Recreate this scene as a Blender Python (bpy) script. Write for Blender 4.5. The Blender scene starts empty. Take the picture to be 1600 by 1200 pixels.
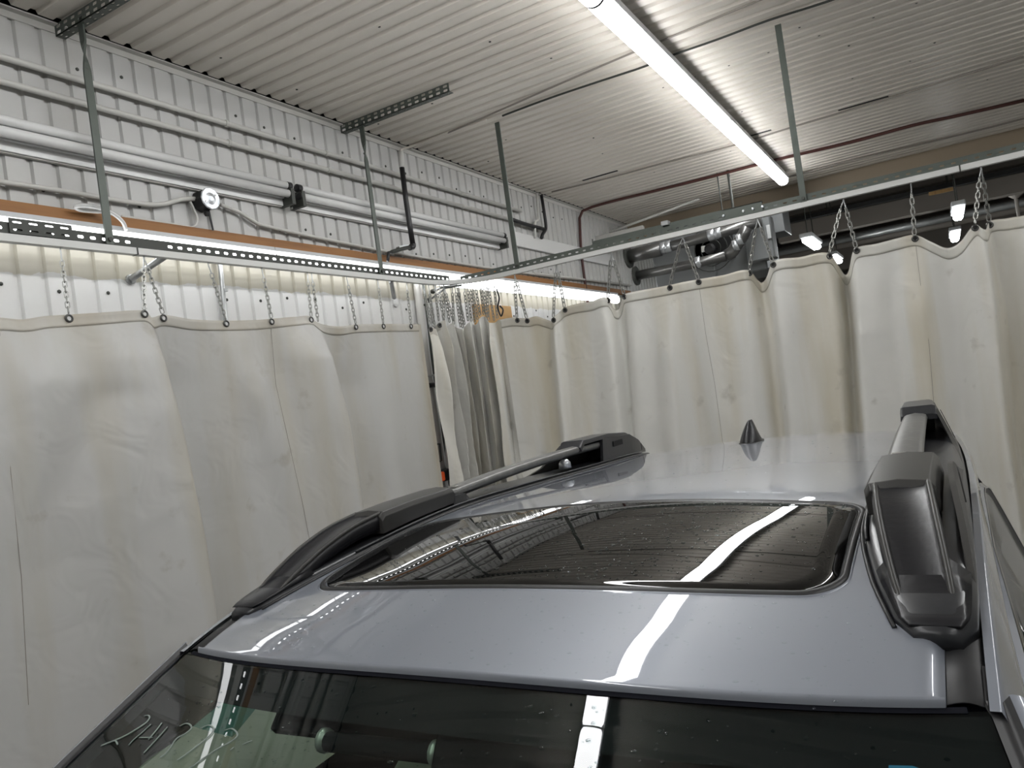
import bpy, math, random
import numpy as np
from mathutils import Vector, Matrix
random.seed(7); RNG = np.random.RandomState(7)
SC = bpy.context.scene
COL = SC.collection

# ------------------------------------------------------------------ camera
CAMZ = 1.88                      # phone held above the windscreen
FPX, CX, CY = 1202.0, 800.0, 600.0
_A = np.array([1475 - CX, 526 - CY, FPX]); _a = _A / np.linalg.norm(_A)
_n = np.cross(_a, np.array([1, -.14, 0.])); _n /= np.linalg.norm(_n)
if _n[1] > 0: _n = -_n
_r = np.cross(_a, _n)
if _r[0] < 0: _r = -_r
RW = np.array([_r, _a, _n])      # rows: world X (right), Y (along the left wall), Z (up) in camera axes x right, y down, z forward
cam_d = bpy.data.cameras.new('camera'); cam = bpy.data.objects.new('camera', cam_d); COL.objects.link(cam)
cam_d.sensor_fit = 'HORIZONTAL'; cam_d.sensor_width = 36.0; cam_d.lens = 36.0 * FPX / 1600.0
cam_d.clip_start = .02; cam_d.clip_end = 100
_cx, _cy, _cz = RW[:, 0], -RW[:, 1], -RW[:, 2]
M4 = Matrix.Identity(4)
for i in range(3):
    M4[i][0], M4[i][1], M4[i][2] = _cx[i], _cy[i], _cz[i]
M4[2][3] = CAMZ
cam.matrix_world = M4
SC.camera = cam
# ------------------------------------------------------------------ world, exposure
w = bpy.data.worlds.new('world'); SC.world = w; w.use_nodes = True
w.node_tree.nodes['Background'].inputs[0].default_value = (.8, .85, 1, 1)
w.node_tree.nodes['Background'].inputs[1].default_value = .02
SC.view_settings.view_transform = 'Standard'; SC.view_settings.look = 'None'
SC.view_settings.gamma = 1; SC.view_settings.use_curve_mapping = False
SC.view_settings.exposure = 1.0
SC.cycles.max_bounces = 5; SC.cycles.diffuse_bounces = 3; SC.cycles.glossy_bounces = 3; SC.cycles.transmission_bounces = 2; SC.cycles.transparent_max_bounces = 6
LED_STRENGTH, WALL_LED, HALL_LED = 13.6, 3.0, 14.0

# ------------------------------------------------------------------ measuring helpers (points of the place)
def ray(x, y):
    return RW @ np.array([x - CX, y - CY, FPX])
def hx(x, y, X):
    d = ray(x, y) * (X / ray(x, y)[0]); return Vector((d[0], d[1], d[2] + CAMZ))
def hy(x, y, Y):
    d = ray(x, y) * (Y / ray(x, y)[1]); return Vector((d[0], d[1], d[2] + CAMZ))
def hz(x, y, Z):
    r = ray(x, y); d = r * ((Z - CAMZ) / r[2]); return Vector((d[0], d[1], d[2] + CAMZ))
def cr(xs, ys, x):               # smooth interpolation
    n = len(xs)
    if x <= xs[0]: return ys[0] + (ys[1] - ys[0]) / (xs[1] - xs[0]) * (x - xs[0])
    if x >= xs[-1]: return ys[-1] + (ys[-1] - ys[-2]) / (xs[-1] - xs[-2]) * (x - xs[-1])
    i = max(j for j in range(n - 1) if xs[j] <= x)
    def m(k):
        if k == 0: return (ys[1] - ys[0]) / (xs[1] - xs[0])
        if k == n - 1: return (ys[-1] - ys[-2]) / (xs[-1] - xs[-2])
        return (ys[k + 1] - ys[k - 1]) / (xs[k + 1] - xs[k - 1])
    h = xs[i + 1] - xs[i]; t = (x - xs[i]) / h
    return (2*t**3 - 3*t*t + 1)*ys[i] + (t**3 - 2*t*t + t)*h*m(i) + (-2*t**3 + 3*t*t)*ys[i+1] + (t**3 - t*t)*h*m(i+1)
def lin(xs, ys, x):
    if x <= xs[0]: return ys[0]
    for i in range(1, len(xs)):
        if x <= xs[i]: return ys[i-1] + (ys[i] - ys[i-1]) * (x - xs[i-1]) / ((xs[i] - xs[i-1]) or 1e-9)
    return ys[-1]

# ------------------------------------------------------------------ materials
MATS = {}
def mat(name, col, rough=.5, metal=0., spec=.5, coat=0., noise=None, bump=None, emit=None, trans=0., coat_rough=.03, ior=None):
    """noise=(scale, colour2, amount, stretch) ; bump=(scale, strength)"""
    m = bpy.data.materials.new(name); m.use_nodes = True; MATS[name] = m
    nt = m.node_tree; b = nt.nodes['Principled BSDF']
    b.inputs['Base Color'].default_value = (*col, 1); b.inputs['Roughness'].default_value = rough
    b.inputs['Metallic'].default_value = metal; b.inputs['Specular IOR Level'].default_value = spec
    b.inputs['Coat Weight'].default_value = coat; b.inputs['Coat Roughness'].default_value = coat_rough
    b.inputs['Transmission Weight'].default_value = trans
    if ior: b.inputs['IOR'].default_value = ior
    if emit:
        b.inputs['Emission Color'].default_value = (*emit[0], 1); b.inputs['Emission Strength'].default_value = emit[1]
    if noise or bump:
        tc = nt.nodes.new('ShaderNodeNewGeometry'); mp = nt.nodes.new('ShaderNodeMapping')
        nt.links.new(tc.outputs['Position'], mp.inputs[0])
        if noise:
            mp.inputs['Scale'].default_value = noise[3] if len(noise) > 3 else (1, 1, 1)
            n = nt.nodes.new('ShaderNodeTexNoise'); n.inputs['Scale'].default_value = noise[0]; n.inputs['Detail'].default_value = 5
            nt.links.new(mp.outputs[0], n.inputs['Vector'])
            r = nt.nodes.new('ShaderNodeMapRange'); r.inputs['From Min'].default_value = .48; r.inputs['From Max'].default_value = .72
            r.inputs['To Max'].default_value = noise[2]
            nt.links.new(n.outputs[0], r.inputs[0])
            mx = nt.nodes.new('ShaderNodeMix'); mx.data_type = 'RGBA'
            mx.inputs[6].default_value = (*col, 1); mx.inputs[7].default_value = (*noise[1], 1)
            nt.links.new(r.outputs[0], mx.inputs[0]); nt.links.new(mx.outputs[2], b.inputs['Base Color'])
        if bump:
            n2 = nt.nodes.new('ShaderNodeTexNoise'); n2.inputs['Scale'].default_value = bump[0]; n2.inputs['Detail'].default_value = 3
            nt.links.new(tc.outputs['Position'], n2.inputs['Vector'])
            bp = nt.nodes.new('ShaderNodeBump'); bp.inputs['Strength'].default_value = bump[1]; bp.inputs['Distance'].default_value = .01
            nt.links.new(n2.outputs[0], bp.inputs['Height']); nt.links.new(bp.outputs[0], b.inputs['Normal'])
    return m
mat('ceiling_paint', (.69, .645, .58), .42, noise=(1.3, (.60, .55, .49), .7))
mat('trim_paint', (.52, .51, .48), .5)
mat('pipe_paint', (.55, .54, .51), .4)
mat('tube_white', (.66, .66, .65), .25)
mat('floor', (.36, .355, .34), .3, noise=(2, (.28, .275, .26), .8))
mat('plain_wall', (.45, .45, .43), .6)
mat('dark', (.006, .006, .006), .7)
mat('black', (.012, .012, .013), .45)
mat('green_steel', (.085, .098, .085), .45, metal=.25, noise=(14, (.06, .07, .06), .6))
mat('dark_steel', (.045, .048, .042), .5, metal=.3)
mat('track_white', (.62, .62, .60), .4)
mat('galv', (.42, .43, .43), .42, metal=.7, noise=(9, (.3, .31, .31), .8))
mat('chain_steel', (.33, .33, .31), .38, metal=.8)
mat('galv_bright', (.62, .64, .66), .32, metal=.7, noise=(30, (.38, .41, .44), .9))
mat('grommet', (.10, .10, .095), .35, metal=.8)
mat('timber', (.30, .135, .042), .6, noise=(3.5, (.15, .062, .02), .9, (6, .35, 6)))
mat('plywood', (.50, .31, .13), .6, noise=(6, (.34, .19, .07), .7, (6, .6, 2)))
mat('header', (.30, .24, .17), .6)
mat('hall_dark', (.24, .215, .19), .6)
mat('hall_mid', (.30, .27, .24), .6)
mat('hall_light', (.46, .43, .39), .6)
mat('heater_grey', (.16, .168, .17), .4, metal=.2)
mat('flue', (.17, .17, .165), .3, metal=.75, noise=(5, (.12, .12, .12), .8))
mat('orange', (.75, .10, .02), .5)
mat('sticker_white', (.75, .75, .72), .5)
mat('red_cable', (.06, .016, .012), .5)
mat('led', (.9, .9, .9), .4, emit=((.985, .995, 1), LED_STRENGTH))
mat('led_wall', (.9, .9, .9), .4, emit=((.985, .995, 1), WALL_LED))
mat('led_hall', (.9, .9, .9), .4, emit=((.97, 1, 1), HALL_LED))
mat('batten_grey', (.50, .51, .52), .4)
mat('chalk', (.20, .24, .22), .8)
mat('blue_sticker', (.02, .17, .38), .5)
# car
mat('paint', (.20, .215, .25), .42, metal=.3, coat=1.0, coat_rough=.015)
mat('rail_plastic', (.022, .023, .026), .30, spec=.5, noise=(60, (.032, .033, .036), .7))
mat('rail_black', (.010, .010, .012), .36, spec=.35, bump=(90, .05))
mat('rail_grey', (.034, .033, .031), .40, spec=.4)
mat('bar_grey', (.14, .14, .135), .35, metal=.35, noise=(40, (.20, .20, .19), .8))
mat('rubber', (.014, .014, .015), .45)
mat('roof_glass', (.004, .004, .004), .0, spec=.62, ior=1.55)
mat('side_glass', (.02, .02, .018), .02, spec=.6)
mat('chrome', (.55, .55, .55), .15, metal=1)
mat('interior_black', (.004, .0045, .008), .7, spec=.1)
mat('interior_navy', (.001, .0015, .003), .7, spec=.05)
mat('interior_grey', (.20, .21, .20), .8)
mat('interior_light', (.36, .38, .34), .8)
mat('headliner', (.33, .33, .31), .9)

def wall_mat():                  # white ribbed sheet: cream factory coat, whiter brushed-on paint with an uneven edge below
    m = mat('wall_sheet', (.49, .487, .474), .42); nt = m.node_tree; b = nt.nodes['Principled BSDF']
    g = nt.nodes.new('ShaderNodeNewGeometry'); sx = nt.nodes.new('ShaderNodeSeparateXYZ'); nt.links.new(g.outputs['Position'], sx.inputs[0])
    n = nt.nodes.new('ShaderNodeTexNoise'); n.inputs['Scale'].default_value = 7; n.inputs['Detail'].default_value = 4
    nt.links.new(g.outputs['Position'], n.inputs['Vector'])
    a = nt.nodes.new('ShaderNodeMath'); a.operation = 'MULTIPLY_ADD'; a.inputs[1].default_value = .07
    nt.links.new(n.outputs[0], a.inputs[0]); nt.links.new(sx.outputs[2], a.inputs[2])
    lt = nt.nodes.new('ShaderNodeMath'); lt.operation = 'LESS_THAN'; lt.inputs[1].default_value = 2.645; nt.links.new(a.outputs[0], lt.inputs[0])
    gt = nt.nodes.new('ShaderNodeMath'); gt.operation = 'LESS_THAN'; gt.inputs[1].default_value = 2.80; nt.links.new(sx.outputs[2], gt.inputs[0])
    m1 = nt.nodes.new('ShaderNodeMix'); m1.data_type = 'RGBA'; m1.inputs[6].default_value = (.49, .487, .474, 1); m1.inputs[7].default_value = (.60, .57, .48, 1)
    nt.links.new(gt.outputs[0], m1.inputs[0])
    m2 = nt.nodes.new('ShaderNodeMix'); m2.data_type = 'RGBA'; m2.inputs[7].default_value = (.72, .72, .71, 1)
    nt.links.new(lt.outputs[0], m2.inputs[0]); nt.links.new(m1.outputs[2], m2.inputs[6])
    n3 = nt.nodes.new('ShaderNodeTexNoise'); n3.inputs['Scale'].default_value = 2.2; n3.inputs['Detail'].default_value = 6
    nt.links.new(g.outputs['Position'], n3.inputs['Vector'])
    r = nt.nodes.new('ShaderNodeMapRange'); r.inputs['From Min'].default_value = .5; r.inputs['From Max'].default_value = .75; r.inputs['To Max'].default_value = .35
    nt.links.new(n3.outputs[0], r.inputs[0])
    m3 = nt.nodes.new('ShaderNodeMix'); m3.data_type = 'RGBA'; m3.inputs[7].default_value = (.42, .40, .36, 1)
    nt.links.new(r.outputs[0], m3.inputs[0]); nt.links.new(m2.outputs[2], m3.inputs[6]); nt.links.new(m3.outputs[2], b.inputs['Base Color'])
wall_mat()

def curtain_mat(name, base, stain, amount):      # wet-look vinyl with vertical yellowed streaks and scuffs, a little light comes through
    m = mat(name, base, .38); nt = m.node_tree; b = nt.nodes['Principled BSDF']; out = nt.nodes['Material Output']
    g = nt.nodes.new('ShaderNodeNewGeometry'); mp = nt.nodes.new('ShaderNodeMapping'); mp.inputs['Scale'].default_value = (2.6, 2.6, .28)
    nt.links.new(g.outputs['Position'], mp.inputs[0])
    n = nt.nodes.new('ShaderNodeTexNoise'); n.inputs['Scale'].default_value = 1.6; n.inputs['Detail'].default_value = 4; nt.links.new(mp.outputs[0], n.inputs['Vector'])
    r = nt.nodes.new('ShaderNodeMapRange'); r.inputs['From Min'].default_value = .47; r.inputs['From Max'].default_value = .70; r.inputs['To Max'].default_value = amount
    nt.links.new(n.outputs[0], r.inputs[0])
    mx = nt.nodes.new('ShaderNodeMix'); mx.data_type = 'RGBA'; mx.inputs[6].default_value = (*base, 1); mx.inputs[7].default_value = (*stain, 1)
    nt.links.new(r.outputs[0], mx.inputs[0])
    n2 = nt.nodes.new('ShaderNodeTexNoise'); n2.inputs['Scale'].default_value = 9; n2.inputs['Detail'].default_value = 8; nt.links.new(g.outputs['Position'], n2.inputs['Vector'])
    r2 = nt.nodes.new('ShaderNodeMapRange'); r2.inputs['From Min'].default_value = .64; r2.inputs['From Max'].default_value = .78; r2.inputs['To Max'].default_value = .45
    nt.links.new(n2.outputs[0], r2.inputs[0])
    mx2 = nt.nodes.new('ShaderNodeMix'); mx2.data_type = 'RGBA'; mx2.inputs[7].default_value = (.33, .30, .24, 1)
    nt.links.new(r2.outputs[0], mx2.inputs[0]); nt.links.new(mx.outputs[2], mx2.inputs[6]); nt.links.new(mx2.outputs[2], b.inputs['Base Color'])
    n4 = nt.nodes.new('ShaderNodeTexNoise'); n4.inputs['Scale'].default_value = 5.5; n4.inputs['Detail'].default_value = 2; n4.inputs['Distortion'].default_value = .8
    nt.links.new(g.outputs['Position'], n4.inputs['Vector'])
    bp = nt.nodes.new('ShaderNodeBump'); bp.inputs['Strength'].default_value = .35; bp.inputs['Distance'].default_value = .03
    nt.links.new(n4.outputs[0], bp.inputs['Height']); nt.links.new(bp.outputs[0], b.inputs['Normal'])
    tr = nt.nodes.new('ShaderNodeBsdfTranslucent'); nt.links.new(mx2.outputs[2], tr.inputs[0])
    ms = nt.nodes.new('ShaderNodeMixShader'); ms.inputs[0].default_value = .13
    nt.links.new(b.outputs[0], ms.inputs[1]); nt.links.new(tr.outputs[0], ms.inputs[2]); nt.links.new(ms.outputs[0], out.inputs[0])
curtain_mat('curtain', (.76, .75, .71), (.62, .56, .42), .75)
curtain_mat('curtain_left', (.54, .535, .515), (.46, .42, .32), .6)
curtain_mat('curtain_hem', (.54, .52, .47), (.44, .39, .30), .8)
curtain_mat('curtain_hem_rear', (.68, .665, .61), (.52, .46, .34), .8)
mat('stitch', (.30, .27, .23), .7)

def glass_mat(name, tint, refl_ior=1.5):         # thin automotive glass: tinted see-through with Fresnel reflection
    m = bpy.data.materials.new(name); m.use_nodes = True; MATS[name] = m; nt = m.node_tree
    nt.nodes.remove(nt.nodes['Principled BSDF']); out = nt.nodes['Material Output']
    t = nt.nodes.new('ShaderNodeBsdfTransparent'); t.inputs[0].default_value = (*tint, 1)
    gl = nt.nodes.new('ShaderNodeBsdfGlossy'); gl.inputs['Roughness'].default_value = .0
    fr = nt.nodes.new('ShaderNodeFresnel')
    ge = nt.nodes.new('ShaderNodeNewGeometry'); mr = nt.nodes.new('ShaderNodeMapRange')      # a thin pane reflects the same from either side
    mr.inputs['To Min'].default_value = refl_ior; mr.inputs['To Max'].default_value = 1/refl_ior
    nt.links.new(ge.outputs['Backfacing'], mr.inputs[0]); nt.links.new(mr.outputs[0], fr.inputs[0])
    mx = nt.nodes.new('ShaderNodeMixShader'); nt.links.new(fr.outputs[0], mx.inputs[0]); nt.links.new(t.outputs[0], mx.inputs[1]); nt.links.new(gl.outputs[0], mx.inputs[2])
    nt.links.new(mx.outputs[0], out.inputs[0])
glass_mat('windscreen', (.66, .78, .68))
glass_mat('door_glass', (.72, .80, .72))
glass_mat('shade_band', (.22, .50, .50), 1.01)
glass_mat('water', (.92, .95, .95), 1.33)

# ------------------------------------------------------------------ mesh helpers
class MB:
    def __init__(s): s.v = []; s.f = []
    def add(s, vs, fs):
        o = len(s.v); s.v += [tuple(v) for v in vs]; s.f += [tuple(i + o for i in f) for f in fs]; return s
    def box(s, x0, x1, y0, y1, z0, z1):
        return s.add([(x0,y0,z0),(x1,y0,z0),(x1,y1,z0),(x0,y1,z0),(x0,y0,z1),(x1,y0,z1),(x1,y1,z1),(x0,y1,z1)],
                     [(0,3,2,1),(4,5,6,7),(0,1,5,4),(1,2,6,5),(2,3,7,6),(3,0,4,7)])
    def bbox(s, x0, x1, y0, y1, z0, z1, b=.004):  # bevelled box
        x0, x1 = min(x0,x1), max(x0,x1); y0, y1 = min(y0,y1), max(y0,y1)
        vs = []
        for z, i in ((z0, b), (z0 + b, 0), (z1 - b, 0), (z1, b)):
            for (x, y) in ((x0+i,y0+b),(x0+b,y0+i),(x1-b,y0+i),(x1-i,y0+b),(x1-i,y1-b),(x1-b,y1-i),(x0+b,y1-i),(x0+i,y1-b)):
                vs.append((x, y, z))
        fs = [tuple(range(7, -1, -1)), tuple(range(24, 32))]
        for k in range(3):
            for i in range(8):
                j = (i + 1) % 8; fs.append((k*8+i, k*8+j, (k+1)*8+j, (k+1)*8+i))
        return s.add(vs, fs)
    def tube(s, path, r, n=8, cap=True, flat=1.0, upv=(0, 0, 1)):
        P = [Vector(p) for p in path]; rings = []
        rr = r if isinstance(r, (list, tuple)) else [r] * len(P)
        a = None
        for i, p in enumerate(P):
            t = (P[min(i+1, len(P)-1)] - P[max(i-1, 0)]).normalized()
            if a is None:
                u = Vector(upv)
                if abs(t.dot(u)) > .95: u = Vector((1, 0, 0))
                a = (u - t * u.dot(t)).normalized()
            else:
                a = (a - t * a.dot(t)); a = a.normalized() if a.length > 1e-6 else Vector((1,0,0))
            b = t.cross(a)
            rings.append([p + (a * math.cos(2*math.pi*k/n) * flat + b * math.sin(2*math.pi*k/n)) * rr[i] for k in range(n)])
        vs = [v for R in rings for v in R]; fs = []
        for i in range(len(P) - 1):
            for k in range(n):
                j = (k + 1) % n; fs.append((i*n+k, i*n+j, (i+1)*n+j, (i+1)*n+k))
        if cap: fs += [tuple(range(n-1, -1, -1)), tuple(range((len(P)-1)*n, len(P)*n))]
        return s.add(vs, fs)
    def bar(s, p0, p1, w, h, upv=(0, 0, 1)):      # rectangular bar between two points: w sideways, h along upv
        p0, p1 = Vector(p0), Vector(p1); t = (p1 - p0).normalized(); u = Vector(upv); u = (u - t*u.dot(t)).normalized(); r = t.cross(u)
        vs = [p + r*sx*w/2 + u*sy*h/2 for p in (p0, p1) for sx, sy in ((-1,-1),(1,-1),(1,1),(-1,1))]
        return s.add(vs, [(0,1,2,3),(7,6,5,4),(0,4,5,1),(1,5,6,2),(2,6,7,3),(3,7,4,0)])
    def grid(s, fn, us, vs_):
        pts = [fn(u, v) for v in vs_ for u in us]; nu = len(us)
        fs = [(j*nu+i, j*nu+i+1, (j+1)*nu+i+1, (j+1)*nu+i) for j in range(len(vs_)-1) for i in range(nu-1)]
        return s.add(pts, fs)
    def loft(s, rings, closed=True, cap=True):
        n = len(rings[0]); vs = [p for R in rings for p in R]; fs = []
        for i in range(len(rings) - 1):
            for k in range(n if closed else n - 1):
                j = (k + 1) % n; fs.append((i*n+k, i*n+j, (i+1)*n+j, (i+1)*n+k))
        if cap: fs += [tuple(range(n-1, -1, -1)), tuple(range((len(rings)-1)*n, len(rings)*n))]
        return s.add(vs, fs)
    def disc_lathe(s, c, axis, prof, n=16):       # prof: (along, radius)
        c = Vector(c); t = Vector(axis).normalized(); u = Vector((0,0,1)) if abs(t.z) < .9 else Vector((1,0,0)); a = (u - t*u.dot(t)).normalized(); b = t.cross(a)
        return s.loft([[c + t*h + (a*math.cos(2*math.pi*k/n) + b*math.sin(2*math.pi*k/n))*r for k in range(n)] for h, r in prof])
    def build(s, name, material, parent=None, smooth=False, thick=0, bevel=0, kind=None, sub=0):
        me = bpy.data.meshes.new(name); me.from_pydata([tuple(v) for v in s.v], [], s.f); me.validate(); me.update()
        me.materials.append(MATS[material])
        o = bpy.data.objects.new(name, me); COL.objects.link(o)
        if smooth:
            for p in me.polygons: p.use_smooth = True
        if thick:
            md = o.modifiers.new('solid', 'SOLIDIFY'); md.thickness = thick; md.offset = 0
        if bevel:
            md = o.modifiers.new('bevel', 'BEVEL'); md.width = bevel; md.segments = 2; md.limit_method = 'ANGLE'; md.angle_limit = math.radians(35)
            for p in me.polygons: p.use_smooth = True
            wn = o.modifiers.new('wn', 'WEIGHTED_NORMAL'); wn.keep_sharp = True
        if sub:
            md = o.modifiers.new('sub', 'SUBSURF'); md.levels = sub; md.render_levels = sub
        if parent: attach(o, parent)
        if kind: o['kind'] = kind
        return o
def root_loc(p): return p.location.copy()        # every part keeps world coordinates in its mesh
def attach(o, parent):
    o.parent = parent; o.matrix_parent_inverse = Matrix.Translation(-root_loc(parent))
def tag(o, label, cat, group=None):
    o['label'] = label; o['category'] = cat
    if group: o['group'] = group
    return o
def empty(name, loc, label, cat, group=None):
    o = bpy.data.objects.new(name, None); COL.objects.link(o); o.location = loc; o.empty_display_size = .1
    return tag(o, label, cat, group)
def child_copy(src, parent, off):                 # a shared-mesh copy shifted by off
    o = src.copy(); COL.objects.link(o); o.parent = parent; o.matrix_parent_inverse = src.matrix_parent_inverse.copy()
    o.location = src.location + Vector(off); return o
def structure(o): o['kind'] = 'structure'; return o
def frange(a, b, n): return [a + (b - a) * i / (n - 1) for i in range(n)]
def smooth_path(pts, k=6):
    P = [Vector(p) for p in pts]; t = [0.0]
    for i in range(1, len(P)): t.append(t[-1] + (P[i] - P[i-1]).length)
    return [Vector([cr(t, [p[c] for p in P], x) for c in range(3)]) for x in frange(0, t[-1], (len(P)-1)*k + 1)]

# ------------------------------------------------------------------ the shell
WX, CZ, HY = -3.0, 3.662, 8.5      # left wall, ceiling height, header beam
PITCH = .1026
structure(MB().box(-9, 6.2, -5, 21, -.1, 0).build('floor', 'floor'))
# ceiling: ribbed sheets, ribs run across the bay (X)
ceil = structure(MB().box(-3.2, 5.0, -4.2, HY + .1, CZ + .05, CZ + .12).build('ceiling', 'dark'))
def ceil_sheet(n, x0, x1):
    m = MB(); prof = []
    for i in range(n):
        y = i * PITCH
        prof += [(y, .0), (y + .060, .0), (y + .069, .015), (y + .094, .015)]
    prof += [(n * PITCH, 0), (n * PITCH + .02, -.001)]
    a = [(x0, y, CZ + z) for y, z in prof]; b = [(x1, y, CZ + z) for y, z in prof]
    m.add(a + b, [(i, i+1, len(a)+i+1, len(a)+i) for i in range(len(a)-1)])
    return m
NR = 9
cs = ceil_sheet(NR, WX + .040, 5.0).build('ceiling_sheet', 'ceiling_paint', ceil, thick=.0012)
y0c = 1.937 - 7 * NR * PITCH
cs.location.y = y0c
k = 1
while y0c + k * NR * PITCH < HY - .05:
    c = child_copy(cs, ceil, (0, k * NR * PITCH, -.0015 * (k % 2))); k += 1
m = MB()
for j in range(160):
    x = random.uniform(-2.9, 2.6); y = y0c + PITCH * random.choice([random.randint(10, 100), NR * random.randint(2, 12)]) + .025
    m.disc_lathe((x, y, CZ + .001), (0, 0, -1), [(0, .007), (.004, .007), (.006, .003)], 6)
m.build('screw', 'dark_steel', ceil, kind='stuff')
# open laps in the ceiling
m = None
for (a, b) in (((1310, 173), (1388, 150)), ((1170, 213), (1205, 203)), ((910, 282), (965, 267))):
    p, q = hz(*a, CZ - .003), hz(*b, CZ - .003); yy = (p.y + q.y) / 2
    MB().box(p.x, q.x, yy - .014, yy + .014, CZ - .005, CZ + .002).build('open_lap', 'dark', ceil)
# left wall: ribbed sheets, ribs upright
wl = structure(MB().box(WX - .12, WX - .05, -4.2, 21, 0, CZ + .6).build('wall_left', 'dark'))
def wall_sheet(n):
    m = MB(); prof = []
    for i in range(n):
        y = i * PITCH
        prof += [(y, 0.), (y + .074, 0.), (y + .080, -.013), (y + .096, -.013)]
    prof += [(n * PITCH, 0.)]
    a = [(WX + x, y, 0.0) for y, x in prof]; b = [(WX + x, y, CZ - .02) for y, x in prof]
    return m.add(a + b, [(i+1, i, len(a)+i, len(a)+i+1) for i in range(len(a)-1)])
ws0 = wall_sheet(9).build('wall_sheet', 'wall_sheet', wl, thick=.0012)
yw0 = 1.731 - 6 * 9 * PITCH + .03
ws0.location.y = yw0
for k in range(1, 26): child_copy(ws0, wl, (0, k * 9 * PITCH, 0))
m = MB()
for zz in (3.50, 2.56, 2.95):
    for j in range(40):
        y = yw0 + PITCH * (30 + 2 * j) + .035 + random.uniform(-.01, .01)
        if random.random() < .75: m.disc_lathe((WX, y, zz + random.uniform(-.03, .03)), (1, 0, 0), [(0, .008), (.004, .008), (.006, .003)], 6)
m.build('screw', 'dark_steel', wl, kind='stuff')
# trim angle under the ceiling edge
m = MB(); m.box(WX - .004, WX + .006, -4, 8.6, CZ - .036, CZ - .004); m.box(WX, WX + .035, -4, 8.6, CZ - .009, CZ - .004)
structure(m.build('trim_1', 'trim_paint'))
structure(MB().box(5.0, 5.1, -4.2, 21, 0, 5.2).build('wall_right', 'plain_wall'))
structure(MB().box(-3.2, 5.1, -4.3, -4.2, 0, CZ + .1).build('wall_back', 'plain_wall'))
# header over the opening to the next hall
structure(MB().box(WX, 5, HY, HY + .25, CZ - .18, CZ + .9).build('wall_header', 'header'))
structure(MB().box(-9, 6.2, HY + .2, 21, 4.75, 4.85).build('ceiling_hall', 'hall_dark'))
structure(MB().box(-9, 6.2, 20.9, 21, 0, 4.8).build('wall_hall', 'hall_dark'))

# ------------------------------------------------------------------ lamps of the bay
LX, LYB, LYS = -1.145, 7.85, 2.30
def batten(cx, y0, y1, label):
    CZ = globals()['CZ'] - .028
    r = empty('led_batten', (cx, (y0+y1)/2, CZ), label, 'light', 'LED battens in one line under the ceiling')
    h = MB(); h.box(cx - .057, cx + .057, y0 + .005, y1 - .005, CZ - .040, CZ - .004)
    h.build('housing', 'batten_grey', r, bevel=.003)
    for yb in (y0 + .35, (y0+y1)/2, y1 - .35): MB().box(cx - .03, cx + .03, yb - .06, yb + .06, CZ - .006, CZ + .028).build('bracket', 'batten_grey', r)
    n = 10; sec = [(-.050, 0), *[(.050 * -math.cos(math.pi*i/n), -.052*math.sin(math.pi*i/n)**.8) for i in range(1, n)], (.050, 0)]
    d = MB(); d.loft([[(cx + sx*f, y, CZ - .041 + sz*f) for sx, sz in sec] for y, f in ((y0 + .002, .82), (y0 + .018, 1), (y1 - .018, 1), (y1 - .002, .82))])
    d.build('diffuser', 'led', r, smooth=False)
    for y in (y0, y1): MB().loft([[(cx + sx*1.03, y + o, CZ - .04 + sz*1.03) for sx, sz in sec] for o in (-.003, .003)]).build('end_cap', 'tube_white', r)
    return r
lab = ['lit LED batten at the far end of the ceiling line, ending above the header', 'lit LED batten running from the top edge of the photo to the middle joint',
       'lit LED batten of the ceiling line, nearest whole one above the car bonnet', 'lit LED batten of the ceiling line right behind the photographer', 'lit LED batten at the near end of the ceiling line by the back wall']
for i in range(5): batten(LX, LYB - (i+1)*LYS, LYB - i*LYS, lab[i])
# lit battens on the left wall under the timber plank
def wall_batten(x, y0, y1, z, label, sgn=1, cat='light'):
    r = empty('wall_batten', (x, (y0+y1)/2, z), label, cat, 'lit battens mounted along the walls')
    h = MB().box(min(x, x + sgn*.03), max(x, x + sgn*.03), y0 + .003, y1 - .003, z - .034, z + .066); h.box(min(x, x + sgn*.062), max(x, x + sgn*.062), y0 + .003, y1 - .003, z + .046, z + .066); h.build('housing', 'batten_grey', r)
    n = 10; sec = [(sgn*(.030 + .042*math.sin(math.pi*i/n)**.7), -.043*math.cos(math.pi*i/n)) for i in range(n+1)]
    MB().loft([[(x + sx, y, z + sz) for sx, sz in sec] for y in (y0 + .004, y1 - .004)]).build('diffuser', 'led_wall', r)
    for y in (y0 + .002, y1 - .002): MB().loft([[(x + sx*1.02, y + o, z + sz*1.03) for sx, sz in sec] for o in (-.003, .003)]).build('end_cap', 'tube_white', r)
zb = CAMZ + .878
ye = 7.76
labs = ['lit wall batten under the timber plank, far length showing right of the rail corner', 'lit wall batten behind the slotted rail, middle length under the black valve', 'lit wall batten behind the slotted rail at the left edge of the photo', 'lit wall batten on the left wall beside the photographer']
for i, L in enumerate(labs): wall_batten(WX + .0, ye - (i+1)*2.42, ye - i*2.42, zb, L)
for i, L in enumerate(['lit LED batten of the second ceiling line right of the car, far length', 'lit LED batten of the second ceiling line right of the car, middle length', 'lit LED batten of the second ceiling line right of the car, near length']):
    batten(1.6, 3.2 - 2.3*i, 5.5 - 2.3*i, L)

# ------------------------------------------------------------------ left wall fittings
# timber planks (two lengths)
for i, (a, b, L) in enumerate(((-4.0, 3.895, 'long orange-brown timber plank fixed along the left wall above the lit batten'), (3.90, 8.22, 'orange-brown timber plank continuing past the joint to the far end of the left wall'))):
    tag(MB().box(WX, WX + .04, a, b, CAMZ + .945, CAMZ + .995).build('timber_plank', 'timber', bevel=.002), L, 'plank')
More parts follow.
